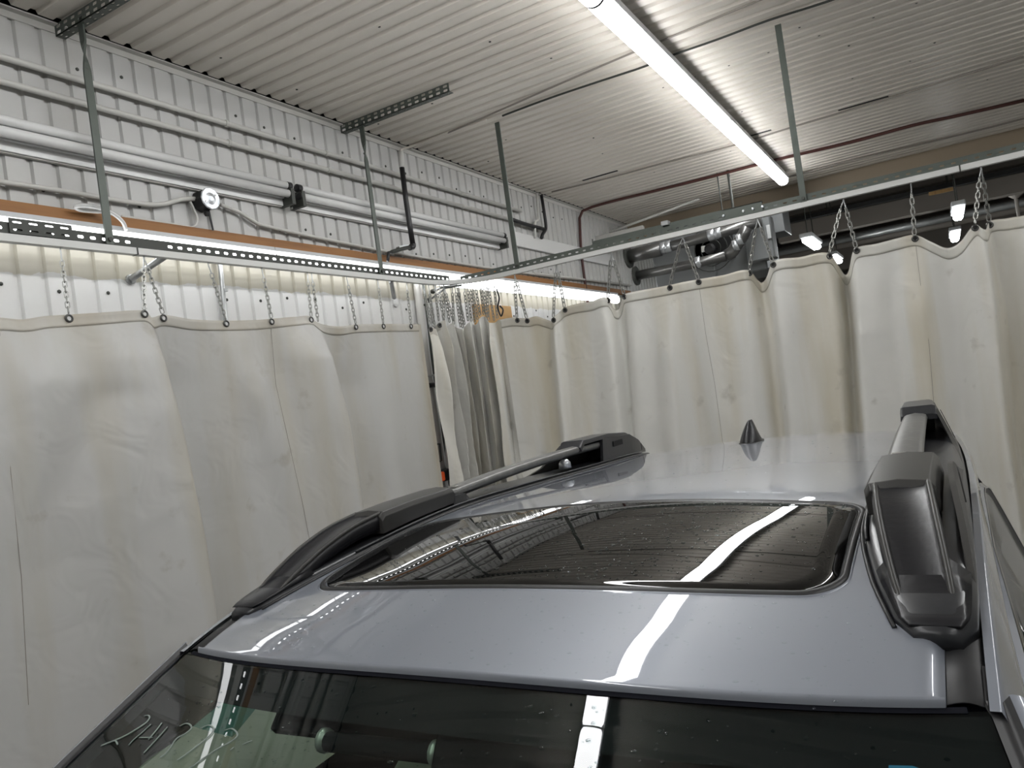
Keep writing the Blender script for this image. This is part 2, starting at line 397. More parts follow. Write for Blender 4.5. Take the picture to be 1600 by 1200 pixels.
# two long painted pipes
for z, L, ye_ in ((hx(0, 87.5, -2.965).z, 'upper white painted pipe running along the left wall below the trim', 5.83), (hx(0, 126, -2.965).z, 'lower white painted pipe running along the left wall above the dead tubes', 5.80)):
    r = empty('wall_pipe', (-2.965, 3, z), L, 'pipe')
    MB().tube([(-2.968, -3.9, z), (-2.968, ye_, z)], .0135, 10).build('pipe', 'pipe_paint', r, smooth=True)
    for y in frange(-3, 5.6, 13):
        MB().tube([(-2.968, y - .008, z), (-2.968, y + .008, z)], .0175, 10).build('clip', 'trim_paint', r)
# dead double-tube fixtures
def dead_fixture(y0, y1, L):
    z = hx(0, 180, -2.9).z - .005
    r = empty('fluorescent_fixture', (WX, (y0+y1)/2, z), L, 'light', 'unlit double-tube fixtures on the left wall')
    h = MB(); h.box(WX, WX + .03, y0 + .02, y1 - .02, z - .10, z - .045); h.box(WX, WX + .045, y0, y1, z - .062, z - .05); h.build('housing', 'tube_white', r, bevel=.003)
    h = MB(); h.bar((WX + .01, y0, z - .098), (WX + .01, y1, z - .098), .02, .012); h.build('lower_conduit', 'pipe_paint', r)
    for dz, xx in ((.0, .07), (-.046, .078)):
        t = MB().tube([(WX + xx, y0 + .03, z + dz), (WX + xx, y1 - .03, z + dz)], .021, 12).build('tube', 'tube_white', r, smooth=True)
        for y in (y0 + .012, y1 - .012):
            MB().disc_lathe((WX + xx, y - .018, z + dz), (0, 1, 0), [(0, .012), (.004, .022), (.032, .022), (.036, .012)], 12).build('end_cap', 'black', t)
    for y in (y0 + .015, y1 - .015): MB().box(WX, WX + .1, y - .012, y + .012, z - .105, z - .02).build('socket', 'dark_steel', r)
dead_fixture(.55, 3.08, 'unlit double white tube fixture on the left wall, left one ending above the junction box')
dead_fixture(3.13, 5.40, 'unlit double white tube fixture on the left wall, right one crossed by the black pipe')
# conduit with junction box
jb = hx(327, 311, -2.93); jz = jb.z
r = empty('junction_box', (WX, jb.y, jz), 'round black junction box with dented galvanised cover on the left wall', 'junction box')
MB().disc_lathe((WX, jb.y, jz), (1, 0, 0), [(0, .048), (.008, .052), (.07, .052), (.075, .048)], 8).build('box', 'black', r)
cv = MB().disc_lathe((WX + .075, jb.y, jz), (1, 0, 0), [(0, .053), (.004, .054), (.007, .050), (.006, .03), (.010, .012), (.010, .004)], 12).build('cover_plate', 'galv_bright', r)
for a in (.6, 3.7): MB().disc_lathe((WX + .081, jb.y + .036*math.cos(a), jz + .036*math.sin(a)), (1, 0, 0), [(0, .006), (.004, .004)], 8).build('screw', 'chrome', cv)
MB().disc_lathe((WX + .04, jb.y, jz - .062), (0, 0, 1), [(-.012, .010), (0, .014), (.012, .014)], 8).build('cable_gland', 'black', r)
xw = -2.975
tag(MB().tube(smooth_path([hx(p[0], p[1], xw) for p in ((-250, 250), (0, 284), (120, 302), (195, 315), (250, 320), (285, 311), (308, 311))], 5), .011, 8).build('conduit', 'pipe_paint', smooth=True),
    'white conduit bending up into the left side of the junction box', 'conduit')
tag(MB().tube(smooth_path([hx(p[0], p[1], xw) for p in ((345, 320), (368, 327), (390, 345), (410, 352), (440, 359), (500, 372), (600, 392), (760, 418), (880, 434), (970, 443))], 5), .010, 8).build('conduit', 'pipe_paint', smooth=True),
    'white conduit dropping from the right side of the junction box and running above the plank', 'conduit')
tag(MB().tube(smooth_path([hx(p[0], p[1], xw) for p in ((297, 315), (302, 325), (308, 340), (306, 352), (298, 355), (270, 350), (190, 338))], 5), .006, 6).build('cable', 'pipe_paint', smooth=True),
    'thin grey cable looping below the junction box onto the plank', 'cable')
tag(MB().tube([hx(326, 328, -2.95), hx(333, 360, -2.95)], .005, 6).build('cable', 'black'), 'short black cable dropping from the junction box behind the plank', 'cable')
tag(MB().tube(smooth_path([hx(p[0], p[1], q) for p, q in (((160, 331), -2.93), ((125, 328), -2.93), ((117, 323), -2.92), ((130, 321), -2.90), ((160, 326), -2.90), ((180, 336), -2.90), ((192, 347), -2.91), ((197, 359), -2.93))], 5), .0085, 8).build('cable', 'tube_white', smooth=True),
    'thick white cable looping over the plank into the lit batten', 'cable')
# black gas pipe with valve
p0 = hx(626, 237, -2.885); bp_ = [hx(628, 262, -2.885), hx(634, 310, -2.875), hx(640, 350, -2.875), hx(645, 381, -2.875)]
r = empty('gas_pipe', bp_[-1], 'black gas pipe coming down the left wall to a valve above the plank', 'pipe')
MB().tube([p0, bp_[0]], .018, 10).build('painted_section', 'pipe_paint', r, smooth=True)
MB().tube(bp_, .017, 10).build('pipe', 'black', r, smooth=True)
MB().tube(smooth_path([bp_[-1], hx(645, 385, -2.875), hx(640, 387, -2.875)], 4), .020, 10).build('elbow', 'black', r, smooth=True)
v = MB().tube([hx(640, 386, -2.875), hx(628, 389, -2.885), hx(612, 394, -2.895)], .0135, 10).build('valve_body', 'dark_steel', r, smooth=True)
MB().bar(hx(636, 384, -2.885), hx(622, 388, -2.895), .03, .02).build('valve_nut', 'galv', v)
MB().tube([hx(612, 394, -2.895), hx(607, 395, -2.895), hx(606, 408, -2.885)], .010, 8).build('flexible_tail', 'black', r, smooth=True)
# white pipe rising over the ceiling from it
tag(MB().tube(smooth_path([hx(626, 240, -2.885), hz(629, 233, CZ - .03), hz(650, 227, CZ - .02), hz(700, 207, CZ - .012), hz(760, 187, CZ - .012)], 5), .008, 8).build('pipe', 'ceiling_paint', smooth=True),
    'painted pipe bending from the left wall onto the ceiling above the black gas pipe', 'pipe')
# far pipes on the left wall
tag(MB().tube(smooth_path([hx(839, 302, -2.97), hx(841, 335, -2.96), hx(841, 344, -2.95), hx(836, 348, -2.95), hx(836, 372, -2.96)], 4), .012, 8).build('pipe', 'pipe_paint', smooth=True), 'white upright pipe with offset where the two long wall pipes end', 'pipe')
tag(MB().tube(smooth_path([hx(846, 305, -2.97), hx(850, 330, -2.95), hx(853, 356, -2.95), hx(848, 366, -2.95), hx(846, 372, -2.95)], 4), .015, 8).build('pipe', 'black', smooth=True), 'black upright pipe with bent tail just left of the red cable', 'pipe')
tag(MB().tube(smooth_path([hx(800, 343, -2.95), hx(820, 350, -2.95), hx(850, 358, -2.95)], 3), .017, 8).build('pipe', 'black', smooth=True), 'short black level pipe joining the bent black tail on the far left wall', 'pipe')
tag(MB().tube(smooth_path([hz(1600, 157, CZ-.02), hz(1500, 180, CZ-.02), hz(1430, 195, CZ-.02), hz(1330, 222, CZ-.02), hz(1207, 251, CZ-.02), hz(1100, 279, CZ-.02), hz(1012, 301, CZ-.02), hz(930, 322, CZ-.02), hx(907, 332, -2.97), hx(906, 345, -2.97), hx(908, 390, -2.97), hx(914, 440, -2.97), hx(918, 470, -2.97), hx(930, 560, -2.97)], 4), .014, 8).build('cable', 'red_cable', smooth=True),
    'dark red cable sagging across the ceiling and down the far left wall', 'cable')
# pale board on wall
pb = [hx(p[0], p[1], -2.975) for p in ((800, 362), (960, 399), (960, 417), (800, 382))]
tag(MB().box(WX, WX + .03, pb[0].y, 7.9, (pb[2].z + pb[3].z)/2, (pb[0].z + pb[1].z)/2).build('metal_board', 'tube_white', bevel=.002), 'pale grey metal board fixed along the far left wall behind the rail', 'board')
# conduit row of clips on far wall
tag(MB().tube([hx(835, 427, -2.97), hx(985, 446, -2.97)], .012, 8).build('pipe', 'pipe_paint', smooth=True), 'white level pipe above the plank at the far end of the left wall', 'pipe')
# grey upright conduit and slanted bar below the rail
r = empty('wall_conduit', hx(350, 505, -2.97), 'grey upright conduit with a coupling behind the left curtain top', 'conduit')
MB().tube([hx(343, 405, -2.97), hx(356, 530, -2.97), Vector((-2.97, hx(356, 530, -2.97).y, .3))], .011, 8).build('pipe', 'galv', r, smooth=True)
MB().tube([hx(350, 451, -2.97), hx(351, 456, -2.97)], .017, 10).build('coupling', 'galv', r)
r = empty('slanted_bar', hx(203, 438, -2.94), 'short grey tube slanting down from the rail to the left wall', 'bar')
MB().tube([hx(262, 398, -2.87), hx(203, 437, -2.975)], .014, 10).build('tube', 'galv', r, smooth=True)
MB().disc_lathe(hx(203, 437, -2.998), (1, 0, 0), [(0, .022), (.012, .022), (.016, .014)], 12).build('foot', 'galv', r)
r = empty('slanted_bar', hx(617, 473, -2.97), 'second short grey tube from the rail to the wall, near the left curtain edge', 'bar')
MB().tube([hx(611, 440, -2.87), hx(616, 465, -2.975)], .014, 10).build('tube', 'galv', r, smooth=True)
MB().disc_lathe(hx(617, 473, -2.998), (1, 0, 0), [(0, .03), (.012, .03), (.016, .014)], 12).build('foot', 'tube_white', r)
# upright pipe right of the left curtain with clamp
r = empty('wall_pipe', hx(660, 600, -2.96), 'cream upright pipe with a dark cross clamp right of the left curtain edge', 'pipe')
MB().tube([hx(651, 440, -2.97), hx(665, 560, -2.97), hx(692, 745, -2.97)], .026, 10).build('pipe', 'trim_paint', r, smooth=True)
MB().tube([hx(662, 445, -2.975), hx(675, 560, -2.975), hx(702, 745, -2.975)], .008, 8).build('thin_pipe', 'green_steel', r, smooth=True)
MB().tube([hx(662, 603, -2.92), hx(683, 601, -2.92)], .016, 10).build('clamp', 'black', r, smooth=True)
MB().tube([hx(668, 588, -2.92), hx(680, 586, -2.92)], .007, 8).build('ring', 'galv', r)
MB().tube([hx(684, 694, -2.93), hx(687, 693, -2.93), hx(690, 720, -2.93), hx(687, 721, -2.93)], .006, 6).build('pull_handle', 'dark_steel', r)
p = hx(690, 742, -2.9)
r = empty('wall_device', (-2.9, p.y, p.z - .04), 'small orange and black device just above the left roof rail', 'device')
a, b, c_ = hx(664, 738, -2.9), hx(691, 736, -2.9), hx(712, 734, -2.9)
MB().bbox(-2.97, -2.88, a.y, b.y, p.z - .04, p.z + .02, .006).build('orange_cover', 'orange', r)
MB().bbox(-2.98, -2.885, b.y, c_.y, p.z - .045, p.z + .028, .006).build('black_body', 'black', r)
# plywood board at the corner
a = hx(742, 473, -2.97); b = hx(803, 500, -2.97)
tag(MB().box(WX, WX + .02, a.y, b.y, a.z - .30, a.z - .005).build('plywood_board', 'plywood', bevel=.002), 'tan plywood board on the left wall behind the bunched chains', 'board')

# ------------------------------------------------------------------ slotted steel rails, hangers
def slotted_strip(m, o, ax, up, L, H, t, pitch=.05, slot=(.026, .012), phase=.0, rows=(.5,), nskip=()):
    """flat strip with real slots: o corner, ax along, up across, t thickness direction vector"""
    o, ax, up, t = Vector(o), Vector(ax), Vector(up), Vector(t)
    n = int(L / pitch)
    for i in range(n):
        a0, a1 = i * pitch, (i + 1) * pitch
        nr = len(rows)
        for ri, rc in enumerate(rows):
            h0, h1 = H * ri / nr, H * (ri + 1) / nr; c = (h0 + h1)/2 if nr > 1 else H * rc
            if i in nskip:
                q = [(a0, h0), (a1, h0), (a1, h1), (a0, h1)]
                vs = [o + ax*x + up*y + t*k for k in (0, 1) for x, y in q]
                m.add(vs, [(0,1,2,3), (7,6,5,4)]); continue
            outer = [(a0, h0), ((a0+a1)/2, h0), (a1, h0), (a1, c), (a1, h1), ((a0+a1)/2, h1), (a0, h1), (a0, c)]
            cx = (a0 + a1)/2; w, h = slot[0]/2, slot[1]/2
            inner = [(cx - w*.75, c - h), (cx, c - h), (cx + w*.75, c - h), (cx + w, c), (cx + w*.75, c + h), (cx, c + h), (cx - w*.75, c + h), (cx - w, c)]
            vs = [o + ax*x + up*y + t*k for k in (0, 1) for x, y in outer + inner]
            fs = []
            for j in range(8):
                jn = (j + 1) % 8
                fs += [(j, jn, 8+jn, 8+j), (16+jn, 16+j, 24+j, 24+jn), (8+j, 8+jn, 24+jn, 24+j)]
            m.add(vs, fs)
    for h in (0, H):   # long edges
        vs = [o + ax*x + up*h + t*k for k in (0, 1) for x in (0, n*pitch)]
        m.add(vs, [(0, 1, 3, 2)])
    for a in (0, n*pitch):
        vs = [o + ax*a + up*h + t*k for k in (0, 1) for h in (0, H)]
        m.add(vs, [(0, 1, 3, 2)])
    return m
def slotted_angle(name, o, ax, up, side, L, H, W, label, **kw):
    m = MB(); t = Vector(side).normalized() * .003
    slotted_strip(m, o, ax, up, L, H, t, **kw)
    slotted_strip(m, o, ax, side, L, W, Vector(up).normalized() * .003, **{**kw, 'slot': (.02, .009)})
    ob = m.build(name, 'green_steel'); tag(ob, label, 'rail'); return ob
RX, RY = -2.856, 4.41
zl0, zl1 = CAMZ + .833, CAMZ + .878
la = slotted_angle('slotted_rail', (RX, -3.0, zl0), (0, 1, 0), (0, 0, 1), (-1, 0, 0), 7.42, zl1 - zl0, .04, 'slotted steel angle, coloured dark as backlit, hung along the left wall carrying the curtain track', nskip=(101, 102, 103))
la.data.materials[0] = MATS['dark_steel']  # darker than the rear rail: its backlit shade is put into the colour
m = MB(); y0, y1 = hx(14, 355, RX + .004).y, hx(112, 360, RX + .004).y
o = Vector((RX + .004, y0, zl0 + .004)); n = 4; pw = (y1 - y0)/n
slotted_strip(m, o, (0, 1, 0), (0, 0, 1), y1 - y0 + .0001, .056, (.003, 0, 0), pitch=pw - 1e-5, slot=(.034, .007), rows=(.25, .75))
m.build('splice_plate', 'dark_steel', la)
ra = slotted_angle('slotted_rail', (-2.775, RY, CAMZ + .816), (1, 0, 0), (0, 0, 1), (0, 1, 0), 6.5, .043, .04, 'green slotted steel angle crossing above the rear curtain and carrying its track', slot=(.022, .009))
m = MB(); a, b = hy(1128, 330, RY - .004), hy(1190, 315, RY - .004)
m.box(a.x, b.x, RY - .006, RY - .001, CAMZ + .822, CAMZ + .878); m.box(a.x, b.x, RY - .006, RY + .03, CAMZ + .874, CAMZ + .878)
m.build('splice_plate', 'green_steel', ra)
for px in (1131, 1162, 1177, 1192): c = hy(px, 342 - (px - 1131)*.235, RY - .01); MB().disc_lathe((c.x, RY - .005, CAMZ + .845), (0, -1, 0), [(0, .008), (.006, .008), (.008, .004)], 8).build('bolt', 'galv_bright', ra)
# a second angle leaning on top of the rail at left (runs to the wall)
a, b = hy(925, 381, RY + .03), hy(1150, 330, RY + .03)
m = MB(); m.box(a.x, b.x, RY + .046, RY + .05, CAMZ + .862, CAMZ + .89); m.box(a.x, b.x, RY + .02, RY + .05, CAMZ + .862, CAMZ + .866)
o = m.build('steel_angle', 'green_steel'); tag(o, 'green steel angle lying on top of the rear rail in front of the heater', 'rail')
MB().box(a.x - .004, a.x, RY + .044, RY + .06, CAMZ + .85, CAMZ + .905).build('end_plate', 'dark_steel', o)
c = hy(1040, 355, RY + .02); MB().box(c.x - .02, c.x + .02, RY + .008, RY + .06, CAMZ + .875, CAMZ + .90).build('clip', 'galv', o)
# curtain track with rounded corner
R = .34; path = [(RX - .0, y, CAMZ + .817) for y in (-3.0, 0, 2, RY - R)]
for i in range(1, 13):
    a = math.pi/2 * i/12; path.append((RX + R*(1 - math.cos(a)), RY - R + R*math.sin(a), CAMZ + .817 - .013*i/12))
path += [(x, RY, CAMZ + .804) for x in (-1.5, 0, 2, 3.6)]
m = MB()
sec = [(-.016, -.014), (.016, -.014), (.016, .014), (-.016, .014)]
rings = []
for i, p in enumerate(path):
    q0, q1 = Vector(path[max(i-1, 0)]), Vector(path[min(i+1, len(path)-1)]); t = (q1 - q0); t.z = 0; t.normalize(); nrm = Vector((t.y, -t.x, 0))
    rings.append([Vector(p) + nrm*s + Vector((0, 0, h)) for s, h in sec])
m.loft(rings)
tr = m.build('curtain_track', 'track_white'); tag(tr, 'white curtain track bending round the corner below the slotted rails', 'track')
for px, fn in (((211, 392), 'l'), ((1500, 266), 'r')):
    if fn == 'l':
        c = hx(*px, RX); MB().box(RX - .018, RX + .018, c.y - .003, c.y + .003, CAMZ + .802, CAMZ + .832).build('joint', 'dark_steel', tr)
    else:
        c = hy(*px, RY); MB().box(c.x - .003, c.x + .003, RY - .018, RY + .018, CAMZ + .789, CAMZ + .819).build('joint', 'dark_steel', tr)
# two thin stays under the corner
for q, L in (((671, 469), 'thin grey stay rod with knob below the rail corner'), ((678, 455), 'short thin grey stay rod just under the rail corner')):
    e = hx(*q, -2.97); r = empty('stay_rod', e, L, 'rod')
    MB().tube([(-2.74, 4.36 - (.05 if 'short' in L else 0), CAMZ + .79), (-2.83, 4.30 - (.05 if 'short' in L else 0), CAMZ + .785), tuple(e)], .007, 8).build('rod', 'galv', r, smooth=True)
    MB().disc_lathe(e, (1, 0, 0), [(-.02, .015), (.0, .018), (.012, .010)], 10).build('knob', 'dark_steel', r)
# hanger bars (flat bar with a quarter twist) and the angles on the ceiling
def hanger(x, y, z0, z1, L, tw=None, d0=(1, 0)):
    m = MB(); zs = frange(z0, z1, 40); rings = []
    for z in zs:
        a = 0
        if tw: a = (math.pi/2) * max(0, min(1, (z - tw[0])/(tw[1] - tw[0])))
        dx, dy = math.cos(a)*d0[0] - math.sin(a)*d0[1], math.sin(a)*d0[0] + math.cos(a)*d0[1]
        u = Vector((dx, dy, 0)) * .016; v = Vector((-dy, dx, 0)) * .004
        c = Vector((x, y, z)); rings.append([c - u - v, c + u - v, c + u + v, c - u + v])
    m.loft(rings); o = m.build('hanger_bar', 'green_steel'); tag(o, L, 'bar', 'green flat bars carrying the curtain rails')
    MB().disc_lathe((x, y, z0 + .02), (-d0[1] if abs(d0[1]) > .5 else 0, -d0[0] if abs(d0[0]) > .5 else 0, 0), [(-.012, .01), (.012, .01)], 6).build('bolt', 'dark_steel', o)
    return o
t1, t2, t3, t4 = hz(120, 23, CZ), hz(557, 187, CZ), hz(778, 192, CZ), hz(1216, 40, CZ)
hanger(RX + .012, t1.y, zl0 - .0, CZ - .02, 'twisted green hanger bar in front of the junction box side, leftmost', (3.42, 3.54), (0, 1))
hanger(RX + .012, t2.y, zl0 - .0, CZ - .02, 'twisted green hanger bar dropping from the middle ceiling angle to the left rail', (3.40, 3.52), (0, 1))
hanger(t3.x, RY - .012, CAMZ + .816, CZ - .0, 'green hanger bar just right of the rail corner', None, (1, 0))
hanger(t4.x, RY - .012, CAMZ + .816, CZ - .0, 'green hanger bar right of the ceiling LED line, rightmost', None, (1, 0))
for y, x1, L in ((t1.y, -2.16, 'slotted angle iron under the ceiling at the upper left corner'), (t2.y, -2.16, 'slotted angle iron under the ceiling in the middle, above the dead tubes')):
    slotted_angle('ceiling_angle', (WX + .01, y - .02, CZ - .052), (1, 0, 0), (0, 0, 1), (0, 1, 0), x1 - WX - .01, .048, .04, L, slot=(.03, .014), rows=(.25, .75))['category'] = 'angle iron'

# cables and conduits under the ceiling
def ccable(pts, r, L, m='red_cable', dz=.014):
    tag(MB().tube(smooth_path([hz(*p, CZ - dz) for p in pts], 4), r, 6).build('cable', m, smooth=True), L, 'cable')
ccable([(640, 232), (720, 199), (800, 164), (900, 120), (982, 85), (1019, 70), (1100, 36), (1182, 2), (1240, -20)], .006, 'thin cable under the ceiling running up behind the LED line, upper of two', 'hall_dark')
ccable([(785, 181), (860, 153), (940, 126), (1007, 104), (1040, 90), (1120, 62), (1200, 32), (1300, 0), (1380, -30)], .0065, 'dark cable under the ceiling crossing behind the LED line, lower of two', 'dark_steel')
ccable([(862, 300), (940, 281), (1040, 254), (1140, 229), (1240, 198), (1400, 150), (1600, 88)], .007, 'thin grey cable crossing the ceiling beside the open laps', 'hall_dark')
ccable([(1125, 304), (1240, 275), (1330, 250), (1440, 225), (1555, 197), (1640, 175)], .008, 'thin dark cable along the ceiling just before the beige header', 'hall_dark')
# ------------------------------------------------------------------ chains
def link_mesh(m, c, t, side, L=.034, W=.015, r=.0024):
    t = Vector(t); s = Vector(side); n = t.cross(s); N = 10; K = 4; rings = []
    for i in range(N):
        a = 2*math.pi*i/N; x = (L/2 - W/2)*(1 if math.cos(a) > 0 else -1) + math.cos(a)*W/2; y = math.sin(a)*W/2
        cc = Vector(c) + t*x + s*y; rad = (t*math.cos(a) + s*math.sin(a))
        rings.append([cc + (rad*math.cos(2*math.pi*k/K + .785) + n*math.sin(2*math.pi*k/K + .785))*r for k in range(K)])
    rings.append(rings[0]); m.loft(rings, cap=False)
def chain(p, q, label, group, matn='chain_steel', step=.0195):
    p, q = Vector(p), Vector(q); hook = .05
    d = (q - p); t = d.normalized(); s0 = t.cross(Vector((.3, .8, .1))).normalized(); s1 = t.cross(s0)
    n = max(2, int((d.length - hook - .012) / step)); st = (d.length - hook - .010)/n
    m = MB()
    for i in range(n): link_mesh(m, p + t*(hook + st*(i + .5)), t, s0 if i % 2 else s1, L=st*1.34, W=st*.72, r=st*.125)
    o = m.build('hanging_chain', matn); tag(o, label, 'chain', group)
    h = MB(); h.tube([p + Vector((0, 0, .02)), p - Vector((0, 0, .012)), p + t*.035, p + t*.052], .003, 6); h.build('hook', 'galv', o)
    return o
def grommets(cur, pts, nrm, hole='dark'):
    for p in pts:
        N = 14; m = MB(); n = Vector(nrm); u = Vector((0, 0, 1)); s = n.cross(u)
        prof = [(.0, .0085), (.005, .0095), (.006, .013), (.003, .0165), (0, .017)]
        m.loft([[Vector(p) + n*(.002 + h) + (s*math.cos(2*math.pi*k/N) + u*math.sin(2*math.pi*k/N))*rr for k in range(N)] for h, rr in prof], cap=False)
        go = m.build('grommet', 'grommet', cur, smooth=True)
        MB().disc_lathe(Vector(p), n, [(.0022, .0088), (.003, .0088)], 12).build('eyelet', hole, go)
# ------------------------------------------------------------------ curtains
def fold_d(folds, s, z):
    d = 0
    for zs, ss, amps, wl, wr in folds:
        x = s - lin(zs, ss, z); A = lin(zs, amps, z); w_ = wl if x < 0 else wr
        d += A * math.exp(-(x/w_)**2)
    return d
class Curtain:
    """hanging sheet; pos(s) -> plan point, nrm(s) -> plan direction to the room, top(s) -> z of the upper edge"""
    def __init__(c, pos, nrm, top, folds, zbot=.04): c.pos, c.nrm, c.top, c.folds, c.zbot = pos, nrm, top, folds, zbot
    def pt(c, s, z, off=0):
        p = c.pos(s); n = c.nrm(s); d = fold_d(c.folds, s, z) + off
        return Vector((p[0] + n[0]*d, p[1] + n[1]*d, z))
    def make(c, name, ss, matn, nz=70):
        m = MB(); tv = [1 - (1 - i/(nz-1))**1.0 for i in range(nz)]
        m.grid(lambda s, t: c.pt(s, c.top(s) + (c.zbot - c.top(s))*(t**1.25)), ss, tv)
        return m.build(name, matn, smooth=True, thick=.0015)
    def hem(c, ss, parent, h=.045, matn='curtain_hem'):
        m = MB(); m.grid(lambda s, t: c.pt(s, c.top(s) + .002 - (h + .002)*t, .0022), ss, frange(0, 1, 5)); 
        o = m.build('hem', matn, parent, smooth=True, thick=.0012)
        m = MB(); m.tube([c.pt(s, c.top(s) - h + .004, .0030) for s in ss], .0007, 4); m.build('stitch_line', 'stitch', o)
        m = MB(); m.tube([c.pt(s, c.top(s) + .001, .001) for s in ss], .0022, 5); m.build('edge_cord', 'curtain_hem', o, smooth=True)
        return o
    def seam(c, szs, parent):
        path = [c.pt(s, z, .0018) for s, z in szs]
        m = MB(); m.tube(path, .0010, 5); m.build('seam', 'stitch', parent)
def pxfold(pts, plane, X, amps, wl, wr):
    P = [(hx(p[0], p[1], X) if plane == 'x' else hy(p[0], p[1], X)) for p in pts]
    zs = [p.z for p in P]; ss = [(p.y if plane == 'x' else p.x) for p in P]
    o = np.argsort(zs); return ([zs[i] for i in o], [ss[i] for i in o], [amps[i] for i in o], wl, wr)
# left curtain on X = RX
CXL = RX + .0
topl = [hx(p[0], p[1], CXL) for p in ((0, 497), (35, 500), (70, 495), (106, 493), (160, 490), (221, 487), (228, 492), (234, 498), (254, 493), (300, 500), (352, 502), (400, 501), (423, 499), (460, 496), (485, 495), (492, 503), (505, 508), (530, 511), (555, 508), (598, 507), (641, 507), (657, 507))]
ty, tz = [p.y for p in topl], [p.z for p in topl]
ty = [-2.6, -1.6, -.6, .4, 1.0] + ty; tz = [2.41, 2.42, 2.40, 2.42, 2.405] + tz
foldsL = [pxfold([(228, 500), (238, 560), (258, 650), (290, 850), (305, 980)], 'x', CXL, [.015, .07, .10, .13, .15], .34, .035),
          pxfold([(488, 500), (500, 560), (522, 660), (540, 780), (555, 900)], 'x', CXL, [.0, .08, .105, .11, .11], .22, .05),
          pxfold([(520, 510), (545, 600), (570, 780), (580, 900)], 'x', CXL, [.0, -.08, -.085, -.075], .07, .16),
          pxfold([(255, 500), (275, 600), (320, 800), (340, 980)], 'x', CXL, [.0, -.055, -.07, -.06], .06, .2),
          pxfold([(20, 495), (60, 600), (-40, 900)], 'x', CXL, [-.01, .05, .04], .2, .25),
          pxfold([(120, 495), (150, 620), (100, 800)], 'x', CXL, [.0, -.045, -.02], .12, .12),
          pxfold([(352, 505), (400, 620), (470, 800)], 'x', CXL, [.0, .035, .02], .10, .12),
          pxfold([(423, 505), (440, 580), (460, 700)], 'x', CXL, [.0, -.03, -.02], .08, .08),
          pxfold([(598, 510), (600, 620), (620, 760)], 'x', CXL, [.0, .02, .03], .1, .1),
          ([0, 2.4], [.55, .6], [.10, .03], .25, .12), ([0, 2.4], [-.3, -.25], [.10, .03], .3, .1), ([0, 2.4], [-1.1, -1.2], [.08, .03], .2, .2)]
cl = Curtain(lambda s: (CXL, s), lambda s: (1, 0), lambda s: cr(ty, tz, s), foldsL)
yR = ty[-1]
ssl = frange(-2.5, 1.2, 90) + frange(1.215, yR, 230)
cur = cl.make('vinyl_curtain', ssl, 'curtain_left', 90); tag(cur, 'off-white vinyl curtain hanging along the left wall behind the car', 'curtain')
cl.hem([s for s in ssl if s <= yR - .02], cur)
m = MB(); m.grid(lambda s, t: cl.pt(s, cl.top(s)*(1 - t) + .05*t, .002), frange(yR - .035, yR, 4), frange(0, 1, 30)); m.build('side_hem', 'curtain_hem', cur, smooth=True)
P = [hx(*p, CXL) for p in ((423, 512), (432, 600), (450, 700), (470, 790), (490, 900))]; cl.seam([(p.y, p.z) for p in P] + [(P[-1].y + .05, .1)], cur)
P = [hx(*p, CXL) for p in ((-2, 520), (5, 740), (25, 900), (35, 1100))]; cl.seam([(p.y, p.z) for p in P], cur)
gl = [(106, 496), (221, 492), (254, 497), (352, 505), (423, 503), (485, 500), (555, 511), (598, 510), (641, 510)]
gpts = []
for p in gl:
    q = hx(*p, CXL); gpts.append(cl.pt(q.y, min(q.z, cl.top(q.y) - .012), .004))
ytail = [.35, -.35, -1.1]
gpts2 = [cl.pt(y, cl.top(y) - .015, .004) for y in ytail]
grommets(cur, gpts + gpts2, (1, 0, 0), 'tube_white')
tops = [(94, 387), (225, 408), (226, 408), (326, 417), (410, 426), (481, 432), (542, 436), (590, 439), (635, 442)]
names = ['steel chain holding the left curtain, nearest the left edge of the photo', 'left chain of the pair above the big fold of the left curtain', 'right chain of the pair above the big fold of the left curtain',
         'steel chain in front of the grey upright conduit', 'steel chain at the vertical seam of the left curtain', 'doubled-up chain at the dark fold of the left curtain, front one',
         'steel chain just right of the dark fold of the left curtain', 'second steel chain from the right edge of the left curtain', 'steel chain at the right edge of the left curtain']
zt = CAMZ + .80
for g, t, L in zip(gpts, tops, names):
    q = hx(*t, RX); chain((RX, q.y, zt), g + Vector((.004, 0, .012)), L, 'chains holding the left curtain')
q = hx(483, 430, RX); chain((RX, q.y + .02, zt), cl.pt(gpts[5].y + .045, gpts[5].z - .015, .006), 'doubled-up steel chain at the dark fold of the left curtain, rear one', 'chains holding the left curtain')
for i, y in enumerate(ytail): chain((RX, y - .03, zt), gpts2[i] + Vector((.004, 0, .012)), 'steel chain holding the left curtain outside the photo beside the photographer', 'chains holding the left curtain')
# rear curtain on Y = CYR
CYR = RY
rp = [(782, 500), (800, 497), (824, 498), (838, 495), (850, 499), (862, 502), (868, 497), (876, 486), (883, 481), (900, 476), (925, 472), (949, 466), (953, 480), (958, 485), (964, 476), (969, 463), (975, 460), (1010, 453), (1047, 446), (1070, 441), (1092, 437), (1130, 431), (1171, 423), (1178, 434), (1184, 441), (1196, 432), (1209, 410), (1250, 403), (1297, 397), (1308, 415), (1316, 428), (1326, 420), (1333, 396), (1339, 388), (1370, 382), (1400, 374), (1430, 368), (1455, 378), (1480, 387), (1500, 379), (1523, 353), (1534, 360), (1541, 360), (1547, 345), (1575, 341), (1600, 338)]
topr = [hy(p[0], p[1], CYR) for p in rp]
tx, tzr = [p.x for p in topr], [p.z for p in topr]
tx += [.62, .70, .78, 1.1, 1.5, 1.56, 1.64, 2.0, 2.5, 3.2]; tzr += [2.40, 2.34, 2.40, 2.41, 2.40, 2.35, 2.40, 2.38, 2.41, 2.40]
